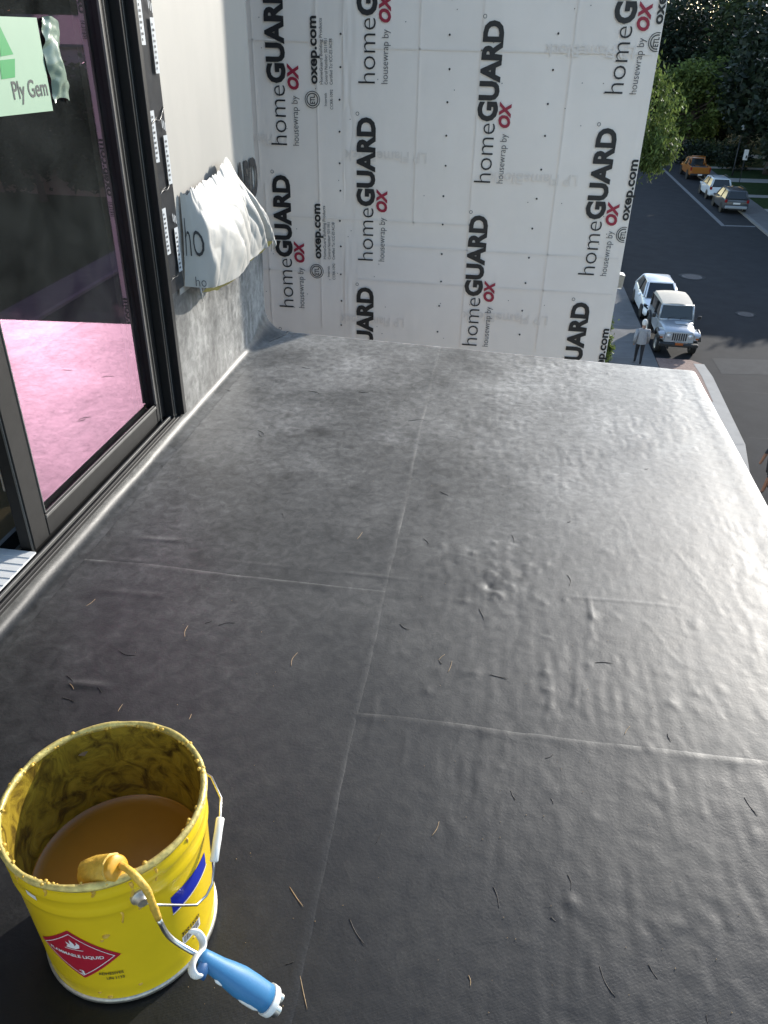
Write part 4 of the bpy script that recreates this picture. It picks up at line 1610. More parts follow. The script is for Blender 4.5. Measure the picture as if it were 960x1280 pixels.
def ring_xs(x, zb, zt, wb, wt, n=6):
    """rounded car section at x: bottom zb, shoulder zt"""
    zm = zb + (zt - zb) * .45
    pts = [(-wb * .92, zb), (-wb, zb + .08), (-wb * 1.0, zm), (-wt, zt - .06), (-wt * .93, zt), (0, zt + .02), (wt * .93, zt), (wt, zt - .06), (wb, zm), (wb, zb + .08), (wb * .92, zb)]
    return [(x, p[0], p[1]) for p in pts]


def car(name, label, loc, rz, paint, stations, cabin, W, wr, wx, wd=.21, lights='front', plate=True, extras=None, group='vehicles along the street', roofmat=None, cat='car'):
    t = thing(name, label, cat, loc, rz, group)
    m = MB().loft([ring_xs(x, zb, zt, wb, wt) for (x, zb, zt, wb, wt) in stations])
    b = m.build('body', paint, t, True, ang=38)
    if cabin:
        # glass house: list of (x_base, x_top) front..rear given as section rings
        zb, zt, xf0, xf1, xr1, xr0, wb, wt = cabin

        def ring(z, k):
            xa = xf0 + (xf1 - xf0) * k
            xb = xr0 + (xr1 - xr0) * k
            w = wb + (wt - wb) * k
            return [(xa, -w * .90, z), (xa - .10, -w, z), ((xa + xb) / 2, -w * 1.01, z), (xb + .10, -w, z), (xb, -w * .90, z), (xb, w * .90, z), (xb + .10, w, z), ((xa + xb) / 2, w * 1.01, z), (xa - .10, w, z), (xa, w * .90, z)]
        MB().loft([ring(zb, 0), ring(zt, 1)]).build('windows', 'car_glass', t)
        r1 = ring(zt, 1)
        r2 = [(p[0] * .98 + (xf1 + xr1) / 2 * .02, p[1] * .97, p[2] + .05) for p in r1]
        r3 = [((p[0] - (xf1 + xr1) / 2) * .8 + (xf1 + xr1) / 2, p[1] * .75, p[2] + .085) for p in r1]
        r0 = [(p[0], p[1] * 1.01, p[2] - .015) for p in ring(zt, 1)]
        MB().loft([r0, r2, r3]).build('roof', roofmat or paint, t, True, ang=50)
        a, c = ring(zb - .01, 0), ring(zt, 1)
        for (i0, i1) in [(0, 0), (1, 1), (9, 9), (8, 8), (4, 4), (3, 3), (5, 5), (6, 6), (2, 2), (7, 7)]:
            p, q_ = Vector(a[i0]), Vector(c[i1])
            o_ = Vector((0, .012 if p.y > 0 else -.012, 0))
            MB().tube([p + o_, (p + q_) / 2 + o_, q_ + o_], .038 if i0 not in (2, 7) else .03, 6).build('pillar', paint if i0 not in (2, 7) else 'car_black', t, True)
    for (x, y) in [(wx[0], W / 2 - wd / 2), (wx[0], -W / 2 + wd / 2), (wx[1], W / 2 - wd / 2), (wx[1], -W / 2 + wd / 2)]:
        wheel(t, x, y, wr, wd, 1 if y > 0 else -1)
        s = 1 if y > 0 else -1
        m = MB().lathe([(wr * 1.16, 0), (.01, 0)], seg=22).xf(lambda p: Vector((x + p.x, s * (W / 2 + .004) + 0 * p.z, wr + p.y)))
        m.build('wheel_arch', 'car_black', t)
        # bring the wheel just proud of the dark arch
    for o in t.children:
        if o.name.startswith('wheel') and not o.name.startswith('wheel_arch'):
            pass
    xs = [s[0] for s in stations]
    for s in (-1, 1):
        m = MB().box((cabin[2] - .32 if cabin else .6, s * (W / 2 + .03), .92) if s > 0 else (cabin[2] - .32, -(W / 2 + .19), .92),
                     (cabin[2] - .14, s * (W / 2 + .19), 1.06) if s > 0 else (cabin[2] - .14, -(W / 2 + .03), 1.06), .03)
        m.build('mirror', paint, t)
    if extras:
        extras(t)
    return t


HB = [(-1.98, .42, .80, .70, .66), (-1.90, .28, .95, .83, .78), (-1.5, .22, 1.0, .87, .83), (-.6, .20, .96, .88, .84), (.7, .20, .95, .88, .84), (1.2, .22, .86, .87, .80), (1.75, .25, .72, .82, .72), (2.0, .34, .62, .70, .58)]


def hb_extra(t):
    for s in (-1, 1):
        m = MB().loft([[(1.60, s * .56, .70), (1.52, s * .80, .76), (1.50, s * .83, .66), (1.78, s * .70, .60)], [(1.80, s * .56, .70), (1.70, s * .80, .76), (1.68, s * .845, .66), (1.90, s * .70, .59)]])
        m.build('headlight', 'car_glass', t)
        MB().box((1.72, s * .60 - .05, .655), (1.86, s * .60 + .05, .70), .01).build('headlight', 'lamp_clear', t)
        MB().box((1.86, s * .58 - .10, .36), (1.95, s * .58 + .10, .46), .01).build('fog_lamp_recess', 'car_black', t)
    MB().box((1.90, -.42, .34), (2.015, .42, .50), .02).build('grille', 'car_black', t)
    MB().box((2.0, -.26, .50), (2.025, .26, .60), .004).build('number_plate', 'label_white', t)


pf = gz(806, 402, GL)
car('hatchback', 'white hatchback parked behind the open topped off-roader', (7.62, 38.6, GL), -PI / 2, 'car_white', HB,
    (.93, 1.42, 1.12, .35, -1.25, -1.80, .80, .60), 1.76, .31, (1.25, -1.25), extras=hb_extra, group='cars parked along the pavement')
bpy.data.objects['hatchback']['label'] = 'white hatchback with bluish roof parked close behind the beige topped off-roader'

SUV = [(-2.25, .50, .85, .78, .74), (-2.2, .36, 1.02, .90, .86), (-1.6, .30, 1.06, .92, .88), (.6, .28, 1.04, .92, .88), (1.1, .30, 1.0, .92, .86), (1.9, .34, .90, .88, .80), (2.25, .42, .74, .78, .66)]


def suv_extra(dark):
    def f(t):
        for s in (-1, 1):
            MB().box((-2.27, s * .80 - .09, .82), (-2.12, s * .80 + .09, 1.04), .015).build('tail_light', 'lamp_red', t)
            MB().tube([(.2, s * .62, 1.74), (-.4, s * .64, 1.77), (-1.6, s * .62, 1.74)], .022, 6).build('roof_rail', 'car_black', t, True)
        MB().box((-2.33, -.82, .40), (-2.22, .82, .60), .03).build('rear_bumper', 'car_silver' if dark else 'car_white', t)
        MB().box((-2.29, -.26, .72), (-2.255, .26, .84), .004).build('number_plate', 'label_white', t)
        MB().box((-2.26, -.70, 1.08), (-2.02, .70, 1.10), .004).build('tailgate_trim', 'car_black', t)
        MB().box((-2.30, -.5, .30), (-2.2, .5, .38), .01).build('diffuser', 'car_black', t)
    return f


SUVC = (1.03, 1.60, 1.05, .45, -1.95, -2.15, .84, .66)
p = gz(917, 268, GL)
car('suv', 'dark grey estate car parked nearest in the bays across the road', (p.x + .05, p.y + 2.3, GL), PI / 2, 'car_dark', SUV, SUVC, 1.86, .34, (1.35, -1.4), extras=suv_extra(True), group='cars parked across the road')
p = gz(897, 251, GL)
car('suv', 'pale silver estate car parked in the bays between the dark one and the orange truck', (p.x + .1, p.y + 2.4, GL), PI / 2, 'car_white', SUV, SUVC, 1.86, .34, (1.35, -1.4), extras=suv_extra(False), group='cars parked across the road')

PU = [(-2.75, .55, .98, .88, .88), (-2.7, .46, 1.10, .95, .93), (-1.2, .42, 1.12, .96, .94), (.6, .42, 1.12, .96, .94), (1.2, .42, 1.10, .95, .92), (2.3, .46, 1.06, .92, .86), (2.7, .55, .9, .85, .75)]


def pu_extra(t):
    MB().box((-2.62, -.80, 1.10), (-.75, .80, 1.135), .01).build('bed_floor', 'car_black', t)
    for s in (-1, 1):
        MB().box((-2.72, s * .90 - .05, 1.10), (-.7, s * .90 + .05, 1.24), .02).build('bed_side', 'car_orange', t)
        MB().box((-2.78, s * .86 - .08, .86), (-2.66, s * .86 + .08, 1.16), .01).build('tail_light', 'lamp_red', t)
        MB().tube([(-.72, s * .62, 1.24), (-.74, s * .60, 1.95)], .045, 8).build('rack_post', 'car_orange', t, True)
        MB().tube([(-2.6, s * .62, 1.24), (-2.6, s * .60, 1.5)], .03, 8).build('rack_post', 'car_black', t, True)
    MB().tube([(-.74, -.64, 1.95), (-.74, .64, 1.95)], .045, 8).build('rack_bar', 'car_orange', t, True)
    MB().box((-2.80, -.80, .66), (-2.755, .80, 1.20), .01).build('tailgate', 'car_orange', t)
    MB().box((-2.92, -.9, .46), (-2.76, .9, .62), .03).build('rear_bumper', 'car_black', t)
    MB().box((-2.945, -.2, .48), (-2.92, .2, .60), .004).build('number_plate', 'label_white', t)


p = gz(873, 226, GL)
car('pickup_truck', 'orange pickup truck with open bed, farthest in the bays across the road', (p.x, p.y + 2.8, GL), PI / 2, 'car_orange', PU,
    (1.11, 1.72, 1.35, .85, -.45, -.62, .90, .72), 1.98, .40, (1.75, -1.65), .27, extras=pu_extra, group='cars parked across the road', cat='truck')
p = gz(830, 219, GL)
car('sedan', 'dark car half hidden under the sunlit leaves beyond the trucks', (p.x - 1.0, p.y + 5, GL), -PI / 2, 'car_silver', HB, (.93, 1.42, 1.12, .35, -1.25, -1.80, .80, .60), 1.76, .31, (1.25, -1.25), extras=hb_extra, group='cars parked along the pavement')
for nm, px, lab in [('sedan', 890, 'white car at the far end of the street, under the dark trees')]:
    p = gz(px, 204, GL)
    car('sedan', lab, (p.x + .5, p.y + 2, GL), PI / 2, 'car_white', HB, (.93, 1.42, 1.12, .35, -1.25, -1.80, .80, .60), 1.76, .31, (1.25, -1.25), extras=hb_extra, group='cars parked across the road')

# --- the small off-roader with a beige soft top
jp = thing('off_roader', 'grey off-roader with beige soft top and slotted grille, parked facing the brick corner', 'car', (7.54, 33.9, GL), -PI / 2 - .01, 'cars parked along the pavement')
JW = .74
m = MB()
m.loft([[(-1.85, -JW, .62), (-1.85, JW, .62), (-1.85, JW, 1.12), (-1.85, -JW, 1.12)], [(.48, -JW, .58), (.48, JW, .58), (.48, JW, 1.14), (.48, -JW, 1.14)]])
jb = m.build('body', 'car_silver', jp)
m = MB()
rg = []
for (x, w, z0, z1) in [(.482, .70, .62, 1.15), (.9, .66, .62, 1.14), (1.45, .60, .62, 1.10), (1.74, .57, .60, 1.055), (1.79, .55, .60, 1.02)]:
    rg.append([(x, -w, z0), (x, w, z0), (x, w, z1 - .07), (x, w * .90, z1 - .015), (x, w * .45, z1 + .01), (x, 0, z1 + .02), (x, -w * .45, z1 + .01), (x, -w * .90, z1 - .015), (x, -w, z1 - .07)])
m.loft(rg)
m.build('bonnet', 'car_silver', jp, True, ang=40)
MB().loft([[(1.794, -.58, .60), (1.794, .58, .60), (1.794, .56, .98), (1.794, .50, 1.03), (1.794, -.50, 1.03), (1.794, -.56, .98)], [(1.84, -.57, .61), (1.84, .57, .61), (1.825, .55, .97), (1.82, .49, 1.015), (1.82, -.49, 1.015), (1.825, -.55, .97)]]).build('grille_panel', 'car_silver', jp)
for k in range(7):
    y = -.255 + .085 * k
    MB().box((1.832, y - .024, .68), (1.848, y + .024, .98), .006).build('grille_slot', 'car_black', jp)
for s in (-1, 1):
    m = MB().lathe([(.001, .028), (.05, .024), (.082, .010), (.095, .0)], seg=20).xf(lambda p: Vector((1.842 + p.z, s * .42 + p.x, .86 + p.y)))
    m.build('headlight', 'lamp_clear', jp, True)
    m = MB().loft([[(1.05, s * .56, .95), (1.05, s * .80, .95), (1.05, s * .82, .86), (1.05, s * .56, .86)], [(1.5, s * .55, .98), (1.5, s * .83, .97), (1.5, s * .84, .88), (1.5, s * .55, .88)],
                   [(1.72, s * .58, .96), (1.72, s * .83, .94), (1.72, s * .84, .83), (1.72, s * .58, .80)], [(1.80, s * .585, .90), (1.80, s * .81, .88), (1.80, s * .82, .72), (1.80, s * .585, .70)]])
    m.build('front_wing', 'car_silver', jp, True, ang=40)
    m = MB().tube([(.82, s * .78, .62), (.98, s * .79, .86), (1.2, s * .80, .955), (1.5, s * .80, .94), (1.74, s * .80, .86), (1.84, s * .80, .70)], .055, 8)
    m.build('wheel_flare', 'car_black', jp, True)
    m = MB().tube([(-1.75, s * .78, .60), (-1.6, s * .79, .86), (-1.3, s * .80, .95), (-.95, s * .79, .86), (-.8, s * .78, .60)], .055, 8)
    m.build('wheel_flare', 'car_black', jp, True)
    MB().box((1.802, s * .72 - .07, .74), (1.826, s * .72 + .07, .81), .006).build('indicator', 'lamp_amber', jp)
    MB().box((1.80, s * .66 - .10, .46), (2.0, s * .66 + .10, .60), .02).build('bumper_end', 'car_black', jp)
    MB().tube([(.50, s * .74, 1.22), (.50, s * .86, 1.26)], .012, 6).build('mirror_arm', 'car_black', jp)
    MB().box((.46, s * .91 - .075, 1.20), (.53, s * .91 + .075, 1.36), .02).build('mirror', 'car_black', jp)
    MB().box((-.42, s * .742, .66), (.40, s * .750, 1.12), .003).build('door', 'car_silver', jp)
    for (x, r) in [(1.28, .40), (-1.22, .40)]:
        wheel(jp, x, s * .70, .37, .24, s)
MB().box((1.86, -.62, .46), (2.02, .62, .60), .03).build('bumper', 'car_black', jp)
MB().box((2.02, -.16, .55), (2.035, .16, .64), .003).build('number_plate', 'lamp_amber', jp)
for y in (-.42, .42):
    MB().box((1.95, y - .03, .38), (2.06, y + .03, .46), .01).build('tow_hook', 'car_black', jp)
# windscreen
wsb = [(.50, 1.15), (.34, 1.70)]
MB().loft([[(.50, -.66, 1.16), (.50, .66, 1.16), (.47, .66, 1.16), (.47, -.66, 1.16)], [(.34, -.60, 1.68), (.34, .60, 1.68), (.31, .60, 1.68), (.31, -.60, 1.68)]]).build('windscreen', 'car_glass', jp)
for s in (-1, 1):
    MB().tube([(.51, s * .69, 1.13), (.35, s * .63, 1.70)], .04, 8).build('windscreen_frame', 'car_silver', jp, True)
MB().tube([(.52, -.69, 1.15), (.52, .69, 1.15)], .035, 8).build('windscreen_frame', 'car_silver', jp, True)
MB().tube([(.34, -.64, 1.71), (.34, .64, 1.71)], .035, 8).build('windscreen_frame', 'car_silver', jp, True)
for s in (-.35, .15):
    MB().tube([(.56, s, 1.17), (.53, s + .08, 1.24), (.49, s + .30, 1.26)], .010, 5).build('wiper', 'car_black', jp)
rg = []
for (x, w0, z0, w1, z1) in [(.345, .63, 1.69, .60, 1.755), (-.2, .66, 1.69, .62, 1.80), (-1.0, .68, 1.67, .63, 1.80), (-1.74, .69, 1.62, .62, 1.75), (-1.82, .69, 1.55, .60, 1.70)]:
    rg.append([(x, -w0, z0), (x, w0, z0), (x, w1, z1 - .02), (x, w1 * .5, z1 + .015), (x, 0, z1 + .025), (x, -w1 * .5, z1 + .015), (x, -w1, z1 - .02)])
MB().loft(rg).build('soft_top', 'soft_top', jp, True, ang=40)
MB().loft([[(-1.84, -.715, 1.13), (-1.84, .715, 1.13), (.44, .70, 1.15), (.44, -.70, 1.15)], [(-1.80, -.69, 1.60), (-1.80, .69, 1.60), (.33, .625, 1.68), (.33, -.625, 1.68)]]).build('side_windows', 'car_glass', jp)
for s in (-1, 1):
    for x in (-.45, -1.70):
        MB().tube([(x, s * .725, 1.13), (x + .02, s * .685, 1.66)], .045, 6).build('top_pillar', 'car_black', jp)
MB().box((.75, -.10, 1.158), (1.15, .42, 1.166), .002).build('bonnet_patch', 'tape_white', jp)  # pale flat patch on the bonnet


# ------------------------------------------------------------------ people
def skin_mesh(name, joints, edges, sub=2):
    """joints: (x, y, z, radius); a continuous body grown round the skeleton"""
    me = bpy.data.meshes.new(name)
    me.from_pydata([j[:3] for j in joints], edges, [])
    ob = bpy.data.objects.new(name, me)
    COL.objects.link(ob)
    sm = ob.modifiers.new('s', 'SKIN')
    sm.use_smooth_shade = True
    for k, j in enumerate(joints):
        r = j[3] if hasattr(j[3], '__len__') else (j[3], j[3])
        me.skin_vertices[0].data[k].radius = r
    me.skin_vertices[0].data[0].use_root = True
    ss = ob.modifiers.new('u', 'SUBSURF')
    ss.levels = sub
    ss.render_levels = sub
    dg = bpy.context.evaluated_depsgraph_get()
    out = bpy.data.meshes.new_from_object(ob.evaluated_get(dg))
    bpy.data.objects.remove(ob)
    out.polygons.foreach_set('use_smooth', [True] * len(out.polygons))
    return out


def person(name, label, loc, rz, stride, mats, hair, arm_swing=.18, shorts=False):
    t = thing(name, label, 'person', loc, rz)
    s = stride
    J = [(0, 0, .93, (.15, .12)), (0, 0, 1.12, (.145, .11)), (.01, 0, 1.32, (.17, .12)), (.01, 0, 1.43, (.12, .085)), (.02, 0, 1.50, .055), (.03, 0, 1.58, .085), (.035, 0, 1.67, .085),
         (0, .09, .88, .10), (s * .45, .10, .50, .068), (s * 1.0 - .06, .10, .09, .045), (s * 1.0 + .12, .105, .045, .04),
         (0, -.09, .88, .10), (-s * .30, -.10, .50, .068), (-s * .95 - .02, -.10, .11, .045), (-s * .95 + .14, -.105, .045, .04),
         (.0, .20, 1.37, .062), (-arm_swing * .6, .25, 1.10, .052), (-arm_swing * .2, .25, .86, .04), (-arm_swing * .0, .25, .77, .035),
         (.0, -.20, 1.37, .062), (arm_swing * .6, -.25, 1.10, .052), (arm_swing * 1.2, -.24, .87, .04), (arm_swing * 1.4, -.24, .78, .035)]
    E_ = [(0, 1), (1, 2), (2, 3), (3, 4), (4, 5), (5, 6), (0, 7), (7, 8), (8, 9), (9, 10), (0, 11), (11, 12), (12, 13), (13, 14), (2, 15), (15, 16), (16, 17), (17, 18), (2, 19), (19, 20), (20, 21), (21, 22)]
    me = skin_mesh('body', J, E_)
    for k in ('skin', 'top', 'legs', 'shoe'):
        me.materials.append(MATS[mats[k]])
    for p in me.polygons:
        c = p.center
        arm = abs(c.y) > .195
        if c.z > 1.465:
            i = 0
        elif arm and c.z < (.83 if not shorts else 1.1):
            i = 0
        elif c.z > (.93 if not shorts else .97) or arm:
            i = 1
        elif c.z < .10:
            i = 3
        elif shorts and c.z < .52:
            i = 0
        else:
            i = 2
        p.material_index = i
    o = link('body', me, None, t)
    m = MB().lathe([(.002, .125), (.06, .115), (.098, .06), (.108, 0), (.100, -.05), (.085, -.085)], (.018, 0, 1.67), 20)
    m.xf(lambda p: Vector((p.x * 1.0 - (.03 if p.z < 1.66 else 0), p.y * .92, p.z)))
    m.build('hair', hair, t, True)
    if not shorts:      # a loose jacket hem over the hips
        m = MB()
        m.loft([[((.155 + e) * math.cos(2 * PI * j / 20), (.19 + e) * math.sin(2 * PI * j / 20), z) for j in range(20)] for z, e in ((.84, .005), (.88, .012), (1.0, .0), (1.2, -.004), (1.36, -.03))], False)
        m.build('jacket', mats['top'], t, True)
        for sg in (-1, 1):
            m = MB().tube([(.005, sg * .19, 1.38), (-arm_swing * .6 * sg, sg * .255, 1.10), (-arm_swing * .2 if sg > 0 else arm_swing * 1.2, sg * .25, .84)], [.085, .070, .055], 12)
            m.build('sleeve', mats['top'], t, True)
    else:
        m = MB()
        for sg, kx in ((1, s * .33), (-1, -s * .24)):
            m.tube([(0, sg * .085, .95), (kx * .6, sg * .10, .72), (kx, sg * .10, .56)], [.125, .115, .118], 14)
        m.build('shorts', 'shirt_black', t, True)
        MB().lathe([(.150, -.02), (.158, .0), (.152, .02)], (0, 0, .98), 20).build('waist_stripe', 'stripe_pink', t, True)
    return t


p1 = gz(796, 455, KZ)
person('person', 'white haired person in grey jacket and dark trousers walking beside the off-roader', (p1.x, p1.y, KZ), PI / 2 - .1, .16,
       dict(skin='skin', top='jacket_grey', legs='trousers_dark', shoe='trousers_dark'), 'hair_white')
p2 = gz(957, 616, KZ)
person('person', 'person in black shorts striding along the brick kerb at the picture edge', (p2.x + .02, p2.y + .1, KZ + .006), PI + .5, .30,
       dict(skin='skin_brown', top='shirt_black', legs='shirt_black', shoe='shirt_black'), 'hair_dark', shorts=True)


# ------------------------------------------------------------------ trees, shrubs
def leaf_mesh(name, centres, per, spread, size, mat, parent, droop=0.0, seed=1):
    g = np.random.default_rng(seed)
    C = np.repeat(np.asarray(centres, float), per, axis=0)
    n = len(C)
    P = C[:, :3] + g.normal(0, 1, (n, 3)) * (C[:, 3:4] * spread)
    if droop:
        P[:, 2] -= droop * np.abs(g.normal(0, 1, n)) * C[:, 3]
    a = g.normal(0, 1, (n, 3))
    a[:, 2] *= .7
    if droop:
        a[:, 2] -= 1.5
    a /= np.linalg.norm(a, axis=1)[:, None]
    b = np.cross(a, g.normal(0, 1, (n, 3)))
    b /= np.linalg.norm(b, axis=1)[:, None]
    L = size * g.uniform(.6, 1.4, n)[:, None]
    Wd = L * (.32 if droop else .5)
    V = np.stack([P - a * L * .5, P + b * Wd * .5, P + a * L * .5, P - b * Wd * .5], 1).reshape(-1, 3)
    F = np.arange(n * 4).reshape(-1, 4)
    V = V - np.array(root_loc(parent))
    return np_mesh(name, V, F, mat, parent, False)


def tree(name, label, base, h, crown, per, size, mat, seed, droop=0.0, nclump=60, group='street trees', spread=.42, trunk_r=.22):
    """crown: list of ellipsoids (cx, cy, cz, rx, ry, rz) in world metres"""
    g = np.random.default_rng(seed)
    t = thing(name, label, 'tree', base, 0, group)
    cl = []
    for (cx, cy, cz, rx, ry, rz) in crown:
        for k in range(nclump):
            d = g.normal(0, 1, 3)
            d /= np.linalg.norm(d)
            r = g.uniform(.45, 1.0) ** .6
            cl.append((cx + d[0] * rx * r, cy + d[1] * ry * r, cz + d[2] * rz * r, g.uniform(.5, 1.1) * (rx + rz) * .16))
    leaf_mesh('crown', cl, per, spread, size, mat, t, droop, seed)
    m = MB()
    b = Vector(base)
    cc = Vector((sum(c[0] for c in crown) / len(crown), sum(c[1] for c in crown) / len(crown), sum(c[2] for c in crown) / len(crown)))
    fork = b.lerp(cc, .45)
    m.tube([b, b.lerp(fork, .3) + Vector((.05, .02, 0)), fork, cc], [trunk_r * 1.3, trunk_r, trunk_r * .8, trunk_r * .3], 9)
    for k in range(min(14, len(cl))):
        e = Vector(cl[int(g.integers(len(cl)))][:3])
        m.tube([fork.lerp(cc, g.uniform(0, .5)), fork.lerp(e, .55) + Vector((0, 0, .2)), e], [trunk_r * .45, trunk_r * .25, .03], 6)
    m.build('trunk', 'bark', t, True, True)
    return t


# sunlit tree at the kerb just behind the wrapped building
def kz(x, y, z):
    return (x * KS, y * KS, CAMH + (z - CAMH) * KS)


def ell(x, y, z, a, b, c):
    return (*kz(x, y, z), a * KS, b * KS, c * KS)


tree('willow_tree', 'sunlit light green tree with drooping leaves beside the printed wall edge', (4.4 * KS, 42.5 * KS, KZ), 9,
     [ell(5.6, 42.0, -.9, 2.1, 2.2, 2.0), ell(4.9, 41.5, -2.2, 2.9, 2.6, 1.7), ell(4.2, 43, .6, 2.4, 2.4, 2.0), ell(5.9, 41.0, -2.4, 1.7, 1.6, 1.2)], 130, .27, 'leaf_bright', 3, droop=.5, nclump=46)
tree('roadside_tree', 'dark tree with a sunlit crown top rising over the orange truck', (21.4, 111, KZ), 9,
     [ell(19.2, 91, -.9, 3.4, 3.2, 1.7), ell(17.2, 92, -1.5, 3.0, 3.0, 1.6), ell(18.4, 92, -4.0, 3.6, 3.0, 2.2)], 90, .5, 'leaf_bright', 5, nclump=60, trunk_r=.3)
BACK = [(9.5, 112, 15, 5.5), (14, 122, 18, 6.5), (20.5, 108, 17, 6.0), (26, 100, 16, 6.0), (24.5, 84, 15, 5.2), (31, 92, 18, 7.0), (5.0, 96, 14, 5.0), (18, 136, 20, 8.0), (30, 128, 21, 8.0), (8, 138, 20, 8.0), (21.5, 74.5, 12, 4.2), (38, 110, 20, 8), (4, 170, 26, 11), (20, 176, 27, 11), (36, 168, 27, 11), (52, 150, 26, 11)]
wh = ['beyond the parked sedan', 'closing the far end of the street', 'behind the sunlit crown', 'behind the far lawns', 'over the white sign', 'behind the blue house', 'behind the sunlit drooping tree',
      'deep at the back, above the street end', 'deep at the back, above the lawns', 'deep at the back, by the printed wall edge', 'nearest the blue house corner', 'at the back right corner', 'in the farthest row, leftmost', 'in the farthest row, second from the left', 'in the farthest row, third from the left', 'in the farthest row, rightmost']
for k, (x, y, h, r) in enumerate(BACK):
    x, y, h, r = x * KS, y * KS, h * 1.22, r * KS
    z0 = KZ
    tree('dark_tree', 'tall dark leafy tree ' + wh[k], (x, y, z0), h,
         [(x, y, z0 + h * .70, r, r, h * .32), (x + r * .4, y - r * .3, z0 + h * .42, r * .8, r * .8, h * .22), (x - r * .4, y - r * .2, z0 + h * .45, r * .8, r * .8, h * .24)],
         58, .70, 'leaf_dark' if k % 3 else 'leaf_mid', 20 + k, nclump=62, trunk_r=.32, spread=.5)
for k, (x, y, h, r) in enumerate([(6, 138, 7, 4.5), (13.5, 141, 7.5, 5), (21.5, 140, 7, 5), (29.5, 136, 7.5, 5), (25.5, 118, 5.5, 3.6), (38, 132, 8, 6)]):
    t = thing('bush', 'big dark bush %s' % ['hidden by the drooping tree at the street end', 'closing the street end on the left', 'closing the street end in the middle', 'closing the street end on the right', 'in front of the street end bushes by the lawns', 'behind the blue house at the street end'][k], 'bush', (x, y, KZ), 0, 'bushes at the street end')
    g = np.random.default_rng(160 + k)
    cl = [(x + g.normal(0, r * .5), y + g.normal(0, r * .4), KZ + g.uniform(.2, 1) * h, r * .22) for _ in range(70)]
    leaf_mesh('foliage', cl, 45, .6, .6, 'leaf_dark', t, 0, 160 + k)
    MB().tube([(0, 0, 0), (.05, 0, h * .6)], [.15, .05], 6).build('stem', 'bark', t)
# hedge of shrubs under the trees at the end of the view
for k, (px, py, r, mt) in enumerate([(862, 190, 1.4, 'leaf_dark'), (893, 190, 1.5, 'leaf_mid'), (915, 197, 1.5, 'leaf_dark')]):
    p = gz(px, py + 14, KZ)
    t = thing('bush', ['dark rounded bush left of the street end', 'bush with pale flecks at the street end', 'dark bush at the lawn edge below the trees'][k], 'bush', (p.x, p.y, KZ), 0, 'bushes at the street end')
    g = np.random.default_rng(60 + k)
    cl = [(p.x + g.normal(0, r * .6), p.y + g.normal(0, r * .6), KZ + abs(g.normal(r * .7, r * .4)), r * .4) for _ in range(40)]
    leaf_mesh('foliage', cl, 45, .5, .32, mt, t, 0, 60 + k)
    MB().tube([(0, 0, 0), (.05, 0, r * .6)], [.08, .03], 6).build('stem', 'bark', t)
# sunlit shrub on the pavement side
p = gz(764, 455, KZ)
t = thing('shrub', 'bright green sunlit shrub at the corner of the printed wall', 'shrub', (p.x - .2, p.y, KZ))
g = np.random.default_rng(77)
cl = [(p.x - .5 + g.uniform(-.35, .35), p.y + g.uniform(-.4, .4), KZ + .25 + abs(g.normal(.5, .35)), .16) for _ in range(44)]
leaf_mesh('foliage', cl, 70, .5, .13, 'leaf_bright', t, 0, 77)
MB().tube([(0, 0, 0), (.03, .02, .4), (0, 0, .8)], [.04, .03, .01], 6).build('stem', 'bark', t)


# ------------------------------------------------------------------ houses across the road
def house2(name, label, x0, y0, x1, y1, h, rh, mat, wins):
    t = thing(name, label, 'house', ((x0 + x1) / 2, (y0 + y1) / 2, KZ))
    MB().box((x0, y0, KZ), (x1, y1, KZ + h)).build('wall', mat, t, world=True)
    m = MB()
    e = .45
    ym = (y0 + y1) / 2
    za = KZ + h
    m.add([(x0 - e, y0 - e, za), (x1 + e, y0 - e, za), (x1 + e, y1 + e, za), (x0 - e, y1 + e, za), (x0 + 2.5, ym, za + rh), (x1 - 2.5, ym, za + rh), (x0 - e, y0 - e, za - .18), (x1 + e, y0 - e, za - .18), (x1 + e, y1 + e, za - .18), (x0 - e, y1 + e, za - .18)],
          [(0, 1, 5, 4), (2, 3, 4, 5), (1, 2, 5), (3, 0, 4), (6, 9, 8, 7), (0, 6, 7, 1), (1, 7, 8, 2), (2, 8, 9, 3), (3, 9, 6, 0)])
    m.build('roof', 'roof_grey', t, world=True)
    for (face, a, z, w, hh) in wins:
        if face == 'x':      # on the wall facing the road
            f = MB().box((x0 - .05, a, KZ + z), (x0 + .01, a + w, KZ + z + hh)).build('window', 'trim_white', t, world=True)
            MB().box((x0 - .055, a + .08, KZ + z + .08), (x0 - .052, a + w - .08, KZ + z + hh - .08)).build('pane', 'car_glass', f, world=True)
        else:
            f = MB().box((a, y0 - .05, KZ + z), (a + w, y0 + .01, KZ + z + hh)).build('window', 'trim_white', t, world=True)
            MB().box((a + .08, y0 - .055, KZ + z + .08), (a + w - .08, y0 - .052, KZ + z + hh - .08)).build('pane', 'car_glass', f, world=True)
    MB().box((x0 - 1.6, y0 + 1.5, KZ), (x0 - .003, y0 + 5.5, KZ + .5)).build('porch_floor', 'concrete', t, world=True)
    MB().box((x0 - 1.7, y0 + 1.3, KZ + 2.9), (x0 - .003, y0 + 5.7, KZ + 3.1)).build('porch_roof', 'roof_grey', t, world=True)
    for yy in (y0 + 1.6, y0 + 5.3):
        MB().box((x0 - 1.55, yy, KZ + .5), (x0 - 1.37, yy + .18, KZ + 2.9)).build('porch_post', 'trim_white', t, world=True)
    return t


